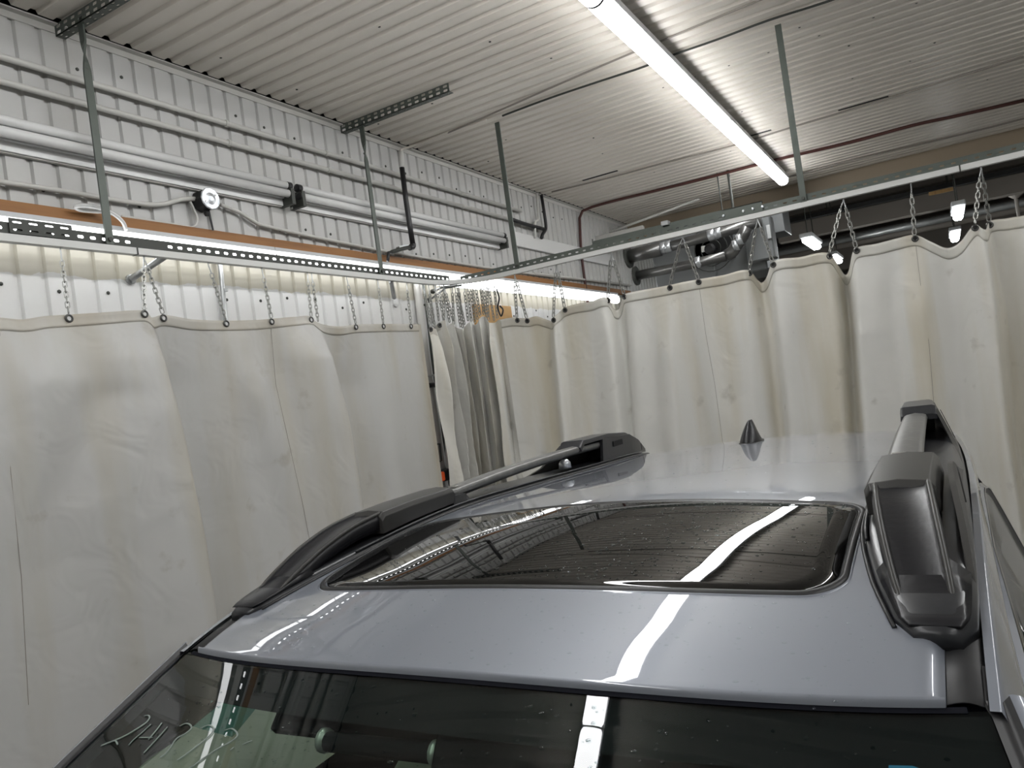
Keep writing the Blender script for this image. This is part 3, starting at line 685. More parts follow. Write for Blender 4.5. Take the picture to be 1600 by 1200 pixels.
def rf(pts, amps, wl, wr): return pxfold(pts, 'y', CYR, [a*.95 for a in amps], wl*1.05, wr*1.05)
foldsR = [rf([(868, 490), (874, 540), (890, 700), (900, 800)], [.05, .05, .06, .06], .05, .02), rf([(862, 500), (850, 540), (840, 700)], [-.03, -.03, -.02], .06, .06),
          rf([(958, 485), (972, 560), (985, 700)], [-.08, -.06, -.05], .03, .07), rf([(949, 470), (960, 560), (975, 700)], [.02, .035, .05], .15, .03),
          rf([(978, 465), (985, 560), (995, 700)], [.01, .05, .05], .02, .12),
          rf([(1047, 450), (1050, 560), (1060, 700)], [.0, .045, .05], .10, .04), rf([(1070, 450), (1085, 560), (1095, 700)], [.0, -.03, -.035], .05, .08),
          rf([(1092, 440), (1105, 560), (1130, 700)], [.0, .02, .02], .06, .06),
          rf([(1184, 440), (1200, 520), (1215, 680)], [-.10, -.05, -.05], .03, .05), rf([(1165, 430), (1170, 520), (1180, 680)], [.02, .03, .04], .12, .05), rf([(1212, 415), (1222, 520), (1240, 680)], [.02, .05, .05], .03, .10),
          rf([(1316, 425), (1326, 520), (1335, 680)], [-.13, -.09, -.07], .028, .028), rf([(1300, 400), (1312, 520), (1322, 680)], [.03, .04, .05], .14, .03), rf([(1338, 392), (1345, 520), (1355, 680)], [.02, .06, .06], .025, .14),
          rf([(1390, 385), (1395, 470), (1420, 680)], [-.0, -.03, -.02], .05, .05), rf([(1430, 375), (1440, 480), (1460, 680)], [.0, .045, .05], .10, .06), rf([(1480, 388), (1490, 480), (1505, 680)], [-.05, -.05, -.06], .07, .07),
          rf([(1536, 360), (1552, 480), (1570, 680)], [.05, .08, .09], .09, .014), rf([(1548, 350), (1575, 480), (1590, 680)], [-.05, -.05, -.06], .015, .09), rf([(1600, 345), (1620, 480), (1640, 700)], [.02, .06, .06], .05, .08),
          rf([(925, 472), (930, 560), (940, 700)], [0, -.02, -.02], .07, .07), rf([(1010, 455), (1020, 560), (1030, 700)], [0, -.025, -.03], .06, .06), rf([(1255, 405), (1262, 540), (1285, 700)], [0, -.03, -.03], .06, .06),
          ([0, 2.4], [.72, .70], [-.08, -.1], .05, .05), ([0, 2.4], [1.0, 1.0], [.08, .03], .15, .1), ([0, 2.4], [1.62, 1.56], [-.1, -.1], .05, .06), ([0, 2.4], [2.0, 2.05], [.08, .04], .2, .1), ([0, 2.4], [2.7, 2.6], [-.07, -.03], .2, .1)]
cr_ = Curtain(lambda s: (s, CYR), lambda s: (0, -1), lambda s: lin(tx, tzr, s) if s > .45 else cr(tx, tzr, s), foldsR)
ssr = frange(tx[0], .75, 420) + frange(.765, 3.2, 110)
cur2 = cr_.make('vinyl_curtain', ssr, 'curtain', 70); tag(cur2, 'long cream vinyl curtain hanging across behind the car', 'curtain')
cr_.hem(ssr, cur2, h=.055, matn='curtain_hem_rear')
for pts in (((1092, 442), (1103, 520), (1118, 600), (1132, 700)), ((1430, 375), (1438, 440), (1452, 540), (1460, 640))):
    P = [hy(*p, CYR) for p in pts]; cr_.seam([(p.x, p.z) for p in P] + [(P[-1].x + .1, .1)], cur2)
gr = [(809, 500), (824, 498), (868, 497), (883, 481), (949, 468), (975, 463), (1047, 448), (1092, 439), (1171, 426), (1209, 412), (1297, 400), (1339, 391), (1430, 373), (1523, 357), (1547, 349)]
grn = []
for p in gr:
    q = hy(*p, CYR); grn.append(cr_.pt(q.x, min(q.z, cr_.top(q.x) - .014), .004))
xt = [.98, 1.48, 1.66, 2.4]; grn2 = [cr_.pt(x, cr_.top(x) - .016, .004) for x in xt]
grommets(cur2, grn + grn2, (0, -1, 0))
topsr = [(804, 432), (805, 432), (869, 417), (870, 417), (955, 398), (956, 398), (1066, 370), (1067, 370), (1183, 342), (1184, 342), (1317, 311), (1318, 311), (1423, 286), (1532, 260), (1533, 260)]
wh = ['first', 'first', 'second', 'second', 'third', 'third', 'fourth', 'fourth', 'fifth', 'fifth', 'sixth', 'sixth', '', 'last', 'last']
place = {'first': 'beside the plywood board', 'second': 'above the lit wall batten', 'third': 'at the end of the lit wall batten', 'fourth': 'in front of the heater pipes', 'fifth': 'in front of the heater right end', 'sixth': 'right of the heater', 'last': 'at the right edge of the photo'}
for i, (g, t, wv) in enumerate(zip(grn, topsr, wh)):
    q = hy(*t, RY)
    L = 'single steel chain between two chain pairs of the rear curtain' if not wv else f"{'left' if i % 2 == (0 if i < 12 else 1) else 'right'} curtain chain of the pair {place[wv]}"
    chain((q.x, RY, CAMZ + .785), g + Vector((0, -.004, .012)), L, 'chains holding the rear curtain', step=.0245)
for i, g in enumerate(grn2): chain((g.x - .05, RY, CAMZ + .785), g + Vector((0, -.004, .012)), 'steel chain holding the rear curtain outside the photo on the right', 'chains holding the rear curtain', step=.0245)
# bunched curtain at the corner: tight pleats round the bend of the track
bx = [(-2.856, 4.06), (-2.850, 4.16), (-2.82, 4.25), (-2.77, 4.33), (-2.70, 4.385), (-2.63, 4.42), (-2.58, 4.43), (-2.535, 4.445)]
bl = [0]
for i in range(1, len(bx)): bl.append(bl[-1] + math.dist(bx[i], bx[i-1]))
BL = bl[-1]
def bpos(s): return (cr(bl, [p[0] for p in bx], s), cr(bl, [p[1] for p in bx], s))
def bn(s):
    a, b = bpos(s - .005), bpos(s + .005); t = Vector((b[0]-a[0], b[1]-a[1])).normalized(); return (t.y, -t.x)
pl = []
s = .05; sg = 1
while s < BL - .01:
    pl.append((s, sg * random.uniform(.05, .115))); s += random.uniform(.024, .050); sg = -sg
px_, pa_ = [-.1, 0.] + [a for a, b in pl] + [BL + .05], [.01, .01] + [b for a, b in pl] + [.0]
def bd(s, z):
    k = lin([0, 1.7, 2.25, 2.41], [1.15, 1.0, .9, .45], z); sh = .012*math.sin(z*2.3)
    return k * float(np.interp(s + sh, px_, pa_)) + .012*math.sin(9*z + 40*s)
def bpt(s, z):
    p, n = bpos(s), bn(s); d = bd(s, z); return Vector((p[0] + n[0]*d, p[1] + n[1]*d, z))
def btop(s): return 2.405 + .018*math.sin(s*60) - .02*math.sin(s*23 + 1)
m = MB(); m.grid(lambda s, t: bpt(s, btop(s) + (.04 - btop(s))*t**1.3), frange(0, BL, 260), frange(0, 1, 60))
cur3 = m.build('vinyl_curtain', 'curtain', thick=.0015); tag(cur3, 'tightly bunched cream curtain pleated at the rail corner', 'curtain')
m = MB(); m.grid(lambda s, t: bpt(s, btop(s) - .05*t) + Vector((.001, -.002, .0)), frange(0, .12, 20), frange(0, 1, 4)); m.build('hem', 'curtain_hem', cur3)
nb = 24; bg = []
for i in range(nb):
    s = .02 + (BL - .04)*(i/(nb-1))**.95; d0 = bpt(s, btop(s) - .012); p = bpos(s); bg.append(d0)
    tx_, ty_ = p[0] + random.uniform(-.02, .02), p[1] + random.uniform(-.02, .02)
    chain((tx_, ty_, CAMZ + .79), (d0.x, d0.y, d0.z + .02), 'one of the many steel chains crowded above the bunched curtain', 'crowded chains above the bunched curtain', step=.021)
grommets(cur3, [bg[0] + Vector((.004, -.004, -.006)), bg[4] + Vector((.004, -.004, -.006))], (.8, -.6, 0))
p = hy(777, 466, 4.38)
o = MB().tube(smooth_path([hy(776, 452, 4.38), hy(780, 466, 4.38), hy(778, 480, 4.38), hy(783, 494, 4.38), hy(786, 484, 4.38), hy(781, 478, 4.38)], 4), .006, 6).build('snap_hook', 'black', smooth=True)
tag(o, 'black snap hook dangling beside the plywood board', 'hook')

# ------------------------------------------------------------------ hall beyond the header
def hbar(a, b, Y, h, d, matn, L, cat='beam', name='hall_beam', rnd=False):
    p, q = hy(*a, Y), hy(*b, Y); q.z = p.z + (q.z - p.z); dv = (q - p)
    q = p + dv * 1.0; z = (p.z + q.z)/2
    if rnd: o = MB().tube([(p.x, Y, z), (q.x + 2.5, Y, z)], h/2, 12).build(name, matn, smooth=True)
    else: o = MB().box(p.x, q.x + 2.5, Y, Y + d, z - h/2, z + h/2).build(name, matn)
    return tag(o, L, cat)
hb0 = hbar((1215, 349), (1600, 262), 10.0, .05, .08, 'dark', 'thin dark beam seen just under the rear rail in the hall beyond')
hbar((1215, 366), (1600, 285), 11.2, .22, .20, 'hall_mid', 'pale flat beam below the thin dark beam in the hall beyond')
hbar((1215, 398), (1600, 312), 12.5, .11, .10, 'galv', 'grey round pipe crossing behind the hall lamps', 'pipe', 'hall_pipe', True)
hbar((1215, 404), (1600, 325), 13.4, .10, .10, 'hall_mid', 'lower thin grey pipe crossing behind the curtain chains', 'pipe', 'hall_pipe', True)
hbar((1215, 420), (1600, 345), 15.0, .45, .25, 'hall_dark', 'deep dark beam in the far hall behind the lower pipe')
for i, Y in enumerate((9.6, 10.8, 12.0, 13.2, 14.4, 15.6)):
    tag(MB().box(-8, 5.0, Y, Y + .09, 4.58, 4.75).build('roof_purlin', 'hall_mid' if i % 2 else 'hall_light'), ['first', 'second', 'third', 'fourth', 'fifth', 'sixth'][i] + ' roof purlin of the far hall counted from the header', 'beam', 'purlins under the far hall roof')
def hall_lamp(px, py, Y, dx, dy, L):
    c = hy(px, py, Y); r = empty('hall_lamp', c, L, 'light', 'lamps in the far hall')
    MB().bbox(c.x - dx/2 - .02, c.x + dx/2 + .02, c.y - dy/2, c.y + dy/2, c.z, c.z + .05, .01).build('housing', 'batten_grey', r)
    MB().bbox(c.x - dx/2, c.x + dx/2, c.y - dy/2 + .02, c.y + dy/2 - .02, c.z - .06, c.z, .02).build('diffuser', 'led_hall', r)
    for sx in (-.3, .3): MB().tube([(c.x, c.y + sx*dy, c.z + .04), (c.x, c.y + sx*dy, 4.76)], .006, 5).build('drop_wire', 'dark_steel', r)
hall_lamp(1268, 377, 9.3, .10, .80, 'lit lamp in the far hall between two chain pairs right of the heater')
hall_lamp(1497, 329, 9.3, .09, .75, 'upper lit lamp in the far hall near the right edge')
hall_lamp(1492, 366, 11.9, .10, .9, 'lower lit lamp in the far hall near the right edge')
hall_lamp(1306, 402, 11.9, .09, .8, 'lit lamp in the far hall glimpsed in the V of the rear curtain')
c = hy(1587, 306, 11.5); r = empty('hall_fitting', c, 'small pale funnel fitting above the rear curtain at the right edge', 'fitting')
MB().disc_lathe(c, (0, 0, 1), [(-.03, .03), (0, .07), (.05, .10), (.06, .08)], 14).build('funnel', 'hall_light', r)
MB().tube([c, c - Vector((0, 0, .5))], .02, 8).build('stem', 'hall_light', r)
c = hy(1470, 297, 9.9); (MB().box(c.x - .12, c.x + .12, 9.985, 10.0, c.z - .02, c.z + .02).build('marker_strip', 'plywood', hb0))
# unit heater hung before the header
HYY = 7.0
p = hy(1175, 372, HYY)
r = empty('unit_heater', (p.x, HYY, p.z), 'grey unit heater with flue pipes hanging behind the rear rail', 'heater')
def hb(x0, y0, x1, y1, Y0, Y1, name, matn, par=None, b=.012):
    a, c = hy(x0, y0, Y0), hy(x1, y1, Y0); zc = sorted((a.z, c.z)); xc = sorted((a.x, c.x))
    return MB().bbox(xc[0], xc[1], Y0, Y1, zc[0], zc[1], b).build(name, matn, par or r)
hb(1015, 374, 1120, 440, 7.05, 7.7, 'back_casing', 'heater_grey')
cas = hb(1085, 352, 1200, 420, 7.1, 7.75, 'casing', 'heater_grey')
hb(1158, 345, 1212, 402, 6.95, 7.1, 'control_panel', 'heater_grey')
a = hy(1085, 372, 7.09); b = hy(1150, 405, 7.09)
MB().box(a.x, b.x, 7.05, 7.095, b.z + .02, a.z).build('fan_opening', 'dark', cas)
fc = hy(1112, 390, 7.05)
rg = MB()
for rr in (.20, .15, .09): rg.tube([(fc.x + rr*math.cos(a), 7.02, fc.z + rr*math.sin(a)) for a in frange(0, 2*math.pi, 25)], .005, 5)
rg.build('fan_guard', 'dark_steel', cas)
MB().disc_lathe((fc.x, 7.03, fc.z), (0, -1, 0), [(0, .05), (.05, .05), (.06, .03)], 12).build('fan_hub', 'black', cas)
hb(1095, 385, 1103, 393, 7.0, 7.02, 'label_plate', 'sticker_white', b=.002)
hb(1171, 341, 1178, 348, 6.92, 6.94, 'label_plate', 'sticker_white', b=.002)
hb(1196, 352, 1206, 372, 6.92, 6.94, 'wiring_cover', 'galv', b=.004)
def duct(pts, rad, Y, name, flange=True):
    P = [hy(*q, Y) for q in pts]; o = MB().tube(P, rad, 16).build(name, 'flue', r, smooth=True)
    if flange: MB().disc_lathe(P[0], (P[0]-P[1]), [(-.01, rad), (-.01, rad + .045), (.01, rad + .045), (.01, rad*.6)], 18).build('flange', 'dark_steel', o)
    return o
d1 = duct([(982, 401), (1033, 389)], .064, 6.85, 'intake_pipe'); duct([(1030, 390), (1190, 346)], .046, 6.85, 'intake_pipe', False)
for q in ((1036, 388), (1044, 386), (1112, 367), (1122, 364)): P = hy(*q, 6.85); MB().tube([P - Vector((.03, 0, .0)), P + Vector((.03, 0, .006))], .053, 16).build('pipe_clamp', 'galv_bright', d1, smooth=True)
d2 = duct([(994, 431), (1085, 412), (1134, 400)], .043, 6.7, 'flue_pipe'); duct([(1134, 400), (1145, 393), (1162, 366), (1168, 355)], .052, 6.72, 'flue_elbow', False)
for q in ((1092, 410), (1150, 384), (1156, 375)): P = hy(*q, 6.7); MB().tube([P - Vector((.02, 0, .0)), P + Vector((.02, 0, .008))], .050, 16).build('pipe_clamp', 'galv_bright', d2, smooth=True)
a = hy(1145, 322, 7.2); MB().tube([(a.x, 7.2, a.z - .1), (a.x, 7.2, CZ)], .012, 6).build('hanger_rod', 'dark_steel', r)
a = hy(1128, 325, 7.2); MB().tube([(a.x, 7.2, a.z - .1), (a.x, 7.2, CZ)], .006, 6).build('hanger_rod', 'dark_steel', r)
a, b = hy(952, 363, 7.6), hz(1092, 311, CZ - .02)
tag(MB().tube([a, b], .014, 6).build('pipe', 'pipe_paint', smooth=True), 'thin pale pipe slanting up to the ceiling left of the heater', 'pipe')
a, b = hy(1010, 366, 7.9), hy(1150, 326, 7.9)
tag(MB().box(a.x, b.x + .4, 8.1, 8.5, a.z - .25, a.z + .05).build('steel_duct', 'heater_grey', bevel=.01), 'grey steel duct box under the header behind the heater', 'duct')
a = hy(945, 366, 7.6); tag(MB().box(a.x - .12, a.x + .45, 7.5, 7.56, a.z - .12, a.z - .02).build('wall_bracket', 'trim_paint', bevel=.006), 'pale bracket plate beside the heater at the far wall', 'bracket')

# ------------------------------------------------------------------ the car (u: sideways from its centre line, Y along, D: drop below the camera height)
XC = -.592
car = empty('car', (XC, 1.15, 0), 'silver grey estate car with roof rails, sunroof and wet roof', 'car')
YAW = -.0150
car.rotation_euler.z = YAW
def C(u, Y, D): return Vector((XC + u, Y, CAMZ - D))
D0x = [.60, .70, .80, .90, 1.05, 1.25, 1.5, 1.8, 2.2, 2.6, 2.85, 2.95, 3.05]
D0y = [.410, .367, .330, .298, .264, .237, .2235, .2275, .2395, .2515, .270, .281, .302]
def D0(Y): return cr(D0x, D0y, Y)
def wroof(Y): return cr([.75, 1.5, 2.0, 2.4, 2.85, 3.1], [.552, .556, .548, .530, .495, .470], Y)
def Droof(u, Y):
    return D0(Y) + .14*u*u - .18*u**4
def Yfront(u): return .795 + .045 * (u/.552)**2
# roof panel
us = [math.sin(t*math.pi/2)*.999 + .001*t for t in frange(-1, 1, 61)]
def roof_fn(a, b):
    if b < 0:                                   # folded front lip
        Y = Yfront(a*.552); e = -b; return C(a*wroof(Y), Y - .004*math.sin(e*math.pi/2), Droof(a*wroof(Y), Y) + .010*(1 - math.cos(e*math.pi/2)) )
    Y = Yfront(a*.552) + (3.05 - Yfront(a*.552))*b; u = a*wroof(Y); e = max(0, (abs(a) - .965)/.035)
    return C(u, Y, Droof(u, Y) + .012*e*e)
MB().grid(roof_fn, us, [-1, -.75, -.5, -.25, 0] + frange(.004, 1, 110)).build('roof_panel', 'paint', car, smooth=True)
# roof ditch mouldings
for sg in (-1, 1):
    def ditch(a, b): 
        Y = .846 + (2.95 - .846)*b; w0 = wroof(Y); u = w0 - .004 + .042*a; return C(sg*u, Y, Droof(w0, Y) + .016 - .006*math.sin(a*math.pi))
    MB().grid(ditch, frange(0, 1, 8), frange(0, 1, 40)).build('roof_moulding', 'rubber', car, smooth=True, thick=.002)
# sunroof: seal, gap, glass
def sr_pt(a, b, grow, lift):                     # a,b in -1..1 rounded rectangle coordinates
    hw = .440 + grow; u = a*hw; yf = .982 + .14*u*u - grow; yr = 1.362 - .08*u*u + grow
    Y = (yf + yr)/2 + b*(yr - yf)/2; return C(u, Y, Droof(u, Y) - lift)
def rr(n, r_):                                   # rounded rectangle outline
    pts = []
    for (cx, cy, a0) in ((1-r_[0], 1-r_[1], 0), (-1+r_[0], 1-r_[1], 90), (-1+r_[0], -1+r_[1], 180), (1-r_[0], -1+r_[1], 270)):
        for i in range(n):
            a = math.radians(a0 + 90*i/(n-1)); pts.append((cx + r_[0]*math.cos(a), cy + r_[1]*math.sin(a)))
    dense = []
    for i in range(len(pts)):
        p, q = pts[i], pts[(i+1) % len(pts)]; k = max(1, int(math.dist(p, q)/.06))
        dense += [(p[0] + (q[0]-p[0])*j/k, p[1] + (q[1]-p[1])*j/k) for j in range(k)]
    return dense
ol = rr(10, (.12, .30))
def patch(grow, lift):
    rings = []
    for k in frange(1, .0, 14): rings.append([sr_pt(a*k, b*k, grow, lift) for a, b in ol])
    return rings
sg_ = MB(); R_ = patch(0, .0035); sg_.loft([[p - Vector((0, 0, .006)) for p in R_[0]]] + R_, cap=False)
sun = sg_.build('sunroof_glass', 'roof_glass', car, smooth=True)
se = MB(); se.loft([[sr_pt(a, b, g, l) for a, b in ol] for g, l in ((.011, -.001), (.010, .0030), (.006, .0038), (.003, .003), (.002, -.001))], cap=False)
se.build('sunroof_seal', 'rubber', sun, smooth=True)
se = MB(); se.loft([[sr_pt(a, b, g, l) for a, b in ol] for g, l in ((.014, -.001), (.013, .0016), (.011, .001))], cap=False); se.build('sunroof_trim', 'paint', sun, smooth=True)
# antenna fin
fr = []
for t in frange(0, 1, 14):
    z = .07*t; L0 = -.075 + .075*t**1.25; L1 = .070 - .030*t**.8 - .014*math.sin(t*math.pi); wd = .030*(1 - t)**.75 + .004
    ring = []
    for k in range(16):
        a = 2*math.pi*k/16; cx = (L0 + L1)/2; hl = (L1 - L0)/2; ring.append(C(wd*math.sin(a)*abs(math.sin(a))**.0, 2.50 + cx + hl*math.cos(a), D0(2.5) + .001 - z))
    fr.append(ring)
fin = MB().loft(fr).build('antenna_fin', 'rail_black', car, smooth=True)
fb = MB(); fb.loft([[C((.036 - e)*math.sin(2*math.pi*k/20), 2.50 + (.084 - e)*math.cos(2*math.pi*k/20), D0(2.5) + .003 - h) for k in range(20)] for h, e in ((0, 0), (.005, .001), (.007, .006))]); fb.build('fin_gasket', 'rubber', fin, smooth=True)

# windscreen and pillars
RAKE = 1.85
def ws_top(u): return (Yfront(u) - .006, Droof(u, Yfront(u)) + .013)
def ws_D(u, Y):
    yt, dt = ws_top(u); return dt + (yt - Y)/RAKE + .03*((yt - Y)/.8)**2
def ws_w(b): return .588 + .20*b - .04*b*b
def ws(a, b, lift=0):
    u = a*ws_w(b); yt, dt = ws_top(u); ybot = -.20 + .50*u*u; Y = yt + (ybot - yt)*b
    return C(u, Y, ws_D(u, Y) - lift)
wsg = MB().grid(ws, frange(1, -1, 49), frange(0, 1, 40)).build('windscreen', 'windscreen', car, smooth=True)
# printed black border on the inside of the glass
def band(a0, a1, b0, b1, na, nb, lift, name, matn, par): return MB().grid(lambda a, b: ws(a, b, lift), frange(a0, a1, na), frange(b0, b1, nb)).build(name, matn, par, smooth=True)
band(-1, 1, 0, .062, 41, 4, -.005, 'black_border', 'interior_black', wsg)
for sg in (-1, 1): band(min(sg, sg*.945), max(sg, sg*.945), 0, 1, 4, 30, -.006, 'black_border', 'interior_black', wsg)
band(-.95, -.52, .062, .105, 14, 4, -.004, 'tint_band', 'shade_band', wsg)
band(-1, 1, .93, 1, 41, 4, -.005, 'black_border', 'interior_black', wsg)
band(-.97, .97, -.004, .003, 41, 3, .001, 'top_moulding', 'interior_black', wsg)
for sg in (-1, 1):
    def pil(a, b, sg=sg):                         # pillar: rubber edge then painted
        w_ = ws_w(b); p = ws(sg, b); 
        prof = [(0, .002), (.012, -.002), (.020, .006), (.030, .004), (.055, -.018), (.075, -.06)]
        x = lin([i/5 for i in range(6)], [q[0] for q in prof], a); h = lin([i/5 for i in range(6)], [q[1] for q in prof], a)
        return Vector((p.x + sg*x, p.y + .25*x, p.z + h))
    MB().grid(pil, frange(0, .4, 5), frange(-.01, 1, 30)).build('pillar_seal', 'rubber', car, smooth=True)
    MB().grid(pil, frange(.38, 1, 10), frange(-.012, 1, 30)).build('front_pillar', 'paint', car, smooth=True)

# body sides
def side_scale(Y): return lin([-1.3, -.9, .2, 1.2, 2.2, 2.7, 3.1, 3.5], [.80, .93, .98, 1, 1, .965, .88, .80], Y)
gapD = lambda Y: cr([.6, .82, 1.0, 1.2, 1.5, 1.9, 2.3, 2.7, 3.1], [.60, .505, .455, .415, .383, .36, .352, .372, .46], Y)
def side_ctrl(Y):
    w0 = wroof(min(max(Y, .8), 3.05)); dt = Droof(w0, min(Y, 3.05)) + .004 if Y > .8 else ws_D(.575, Y) + .01
    k = side_scale(Y); gd = max(gapD(Y), dt + .035)
    gu = lin([.8, 1.1, 1.6, 2.2, 2.6, 3.0], [.640, .617, .598, .597, .575, .53], Y)
    wu = w0 + .036
    if Y < .8:
        bb = max(0, (.835 - Y)/.95); wu = ws_w(bb) + .03; gu = max(gu, wu + .03); dt = ws_D(ws_w(bb), Y) + .02; gd = max(gd, dt + .035)
    return [(wu, dt + .004), (wu + .010, dt + .004), ((wu + gu)/2 + .012, (dt + gd)/2 - .006), (gu, gd), (gu + .022, gd + .035), (max(.80*k, gu + .1), .93), (.86*k, .955), (.905*k, 1.05), (.915*k, 1.25), (.90*k, 1.50), (.84*k, 1.66)]
def side_pt(Y, v, out=0):                        # v: index along the control list
    c = side_ctrl(Y); xs = list(range(len(c))); return C(lin(xs, [p[0] for p in c], v) + out, Y, lin(xs, [p[1] for p in c], v) - out*.35)
def mir(p, sg): return Vector((XC + (p.x - XC)*sg, p.y, p.z))
Ys = frange(.835, 3.3, 60)
for sg in (-1, 1):
    MB().grid(lambda v, Y: mir(side_pt(Y, v), sg), frange(0, 2.9, 16), Ys).build('cant_rail', 'paint', car, smooth=True)
    MB().tube([mir(side_pt(Y, 3, -.003), sg) for Y in frange(.82, 2.25, 40)], .005, 6).build('door_gap', 'rubber', car, smooth=True)
    # door frame, seal, glass as nested outlines on the side surface
    def outline(g):
        top = [(Y, 3.05 + g*3.0) for Y in frange(.40 + g*2, 2.05 - g, 34)]
        arc = [(2.05 - g + (.17)*math.sin(t), 3.05 + g*3.0 + (.9)*(1 - math.cos(t))*1.0) for t in frange(.15, math.pi/2, 8)]
        rear = [(2.23 - g, 4.2), (2.25 - g, 5 - g*4)]
        bot = [(Y, 5 - g*4) for Y in frange(2.2 - g, .04 + g*2, 20)]
        return top + arc + rear + bot
    def side_ring(g0, g1, o0, o1, name, matn, par, n=3):
        rings = []
        for t in frange(0, 1, n): rings.append([mir(side_pt(Y, v, o0 + (o1 - o0)*t), sg) for Y, v in outline(g0 + (g1 - g0)*t)])
        return MB().loft(rings, closed=True, cap=False).build(name, matn, par, smooth=True)
    dr = side_ring(-.06, .088, -.004, .002, 'door_frame', 'interior_black', car, 5)
    side_ring(0, .045, .004, .010, 'frame_panel', 'paint', dr)
    side_ring(.045, .055, .012, .012, 'frame_trim', 'chrome', dr)
    side_ring(.055, .085, .010, .004, 'window_seal', 'rubber', dr)
    rings = []
    oc = outline(.08); cyy = sum(p[0] for p in oc)/len(oc); cvv = sum(p[1] for p in oc)/len(oc)
    for t in frange(1, 0, 6): rings.append([mir(side_pt(cyy + (Y - cyy)*t, cvv + (v - cvv)*t, .005), sg) for Y, v in oc])
    MB().loft(rings if sg < 0 else [q[::-1] for q in rings], cap=False).build('side_window', 'door_glass', dr, smooth=True)
    def sail(a, b):
        v = 3.0 + 2.05*b; ye = .48 - .20*(v - 3); return mir(side_pt(-.22 + (ye + .22)*a, v, -.006), sg)
    MB().grid(sail, frange(0, 1, 12), frange(0, 1, 8)).build('corner_panel', 'rubber', dr, smooth=True)
    MB().grid(lambda a, b: mir(side_pt(-.22 + 1.12*a, .3 + 2.75*b, -.006), sg), frange(0, 1, 20), frange(0, 1, 6)).build('pillar_lining', 'rubber', dr, smooth=True)
    # lower body and rear quarter
    MB().grid(lambda v, Y: mir(side_pt(Y, v), sg), frange(2.9, 6, 14), frange(2.30, 3.3, 24)).build('rear_quarter', 'paint', car, smooth=True)
    MB().grid(lambda v, Y: mir(side_pt(max(Y, -1.2), v), sg), frange(5.1, 10, 22), frange(-1.15, 3.3, 60)).build('body_side', 'paint', car, smooth=True)
# tail, bonnet, nose (plain continuation of the body)
def tail(a, b):
    Y = 3.05 + .42*math.sin(b*math.pi/2)**.8; D = .302 + 1.3*b; hw = lin([0, .15, .45, .6, 1], [.48, .56, .74, .74, .68], b); return C(a*hw, Y - .08*a*a, D + .03*a*a*(1-b))
MB().grid(tail, frange(-1, 1, 20), frange(0, 1, 24)).build('tailgate', 'paint', car, smooth=True)
def hood(a, b):
    Y = -.20 + .30*a*a*(1-b) - 1.0*b; hw = lin([0, .5, 1], [.80, .78, .66], b); return C(a*hw, Y, .905 + .10*b + .10*b*b + .05*a*a)
MB().grid(hood, frange(-1, 1, 24), frange(0, 1, 24)).build('bonnet', 'paint', car, smooth=True)
MB().grid(lambda a, b: C(a*(.66 + .06*b), -1.2 - .10*math.sin(b*math.pi) + .08*a*a, 1.10 + .5*b), frange(-1, 1, 20), frange(0, 1, 8)).build('front_bumper', 'paint', car, smooth=True)
MB().box(XC - .78, XC + .78, -1.05, 3.3, .22, .30).build('underbody', 'interior_black', car)
for sx in (-1, 1):
    for Y in (-.42, 2.33):
        wh_ = MB().disc_lathe((XC + sx*.78, Y, .335), (sx, 0, 0), [(-.11, .26), (-.11, .31), (-.09, .335), (.09, .335), (.11, .31), (.11, .22)], 28).build('wheel', 'rubber', car, smooth=False)
        MB().disc_lathe((XC + sx*.78, Y, .335), (sx, 0, 0), [(.09, .22), (.10, .20), (.075, .05), (.09, .03)], 20).build('rim', 'galv', wh_)

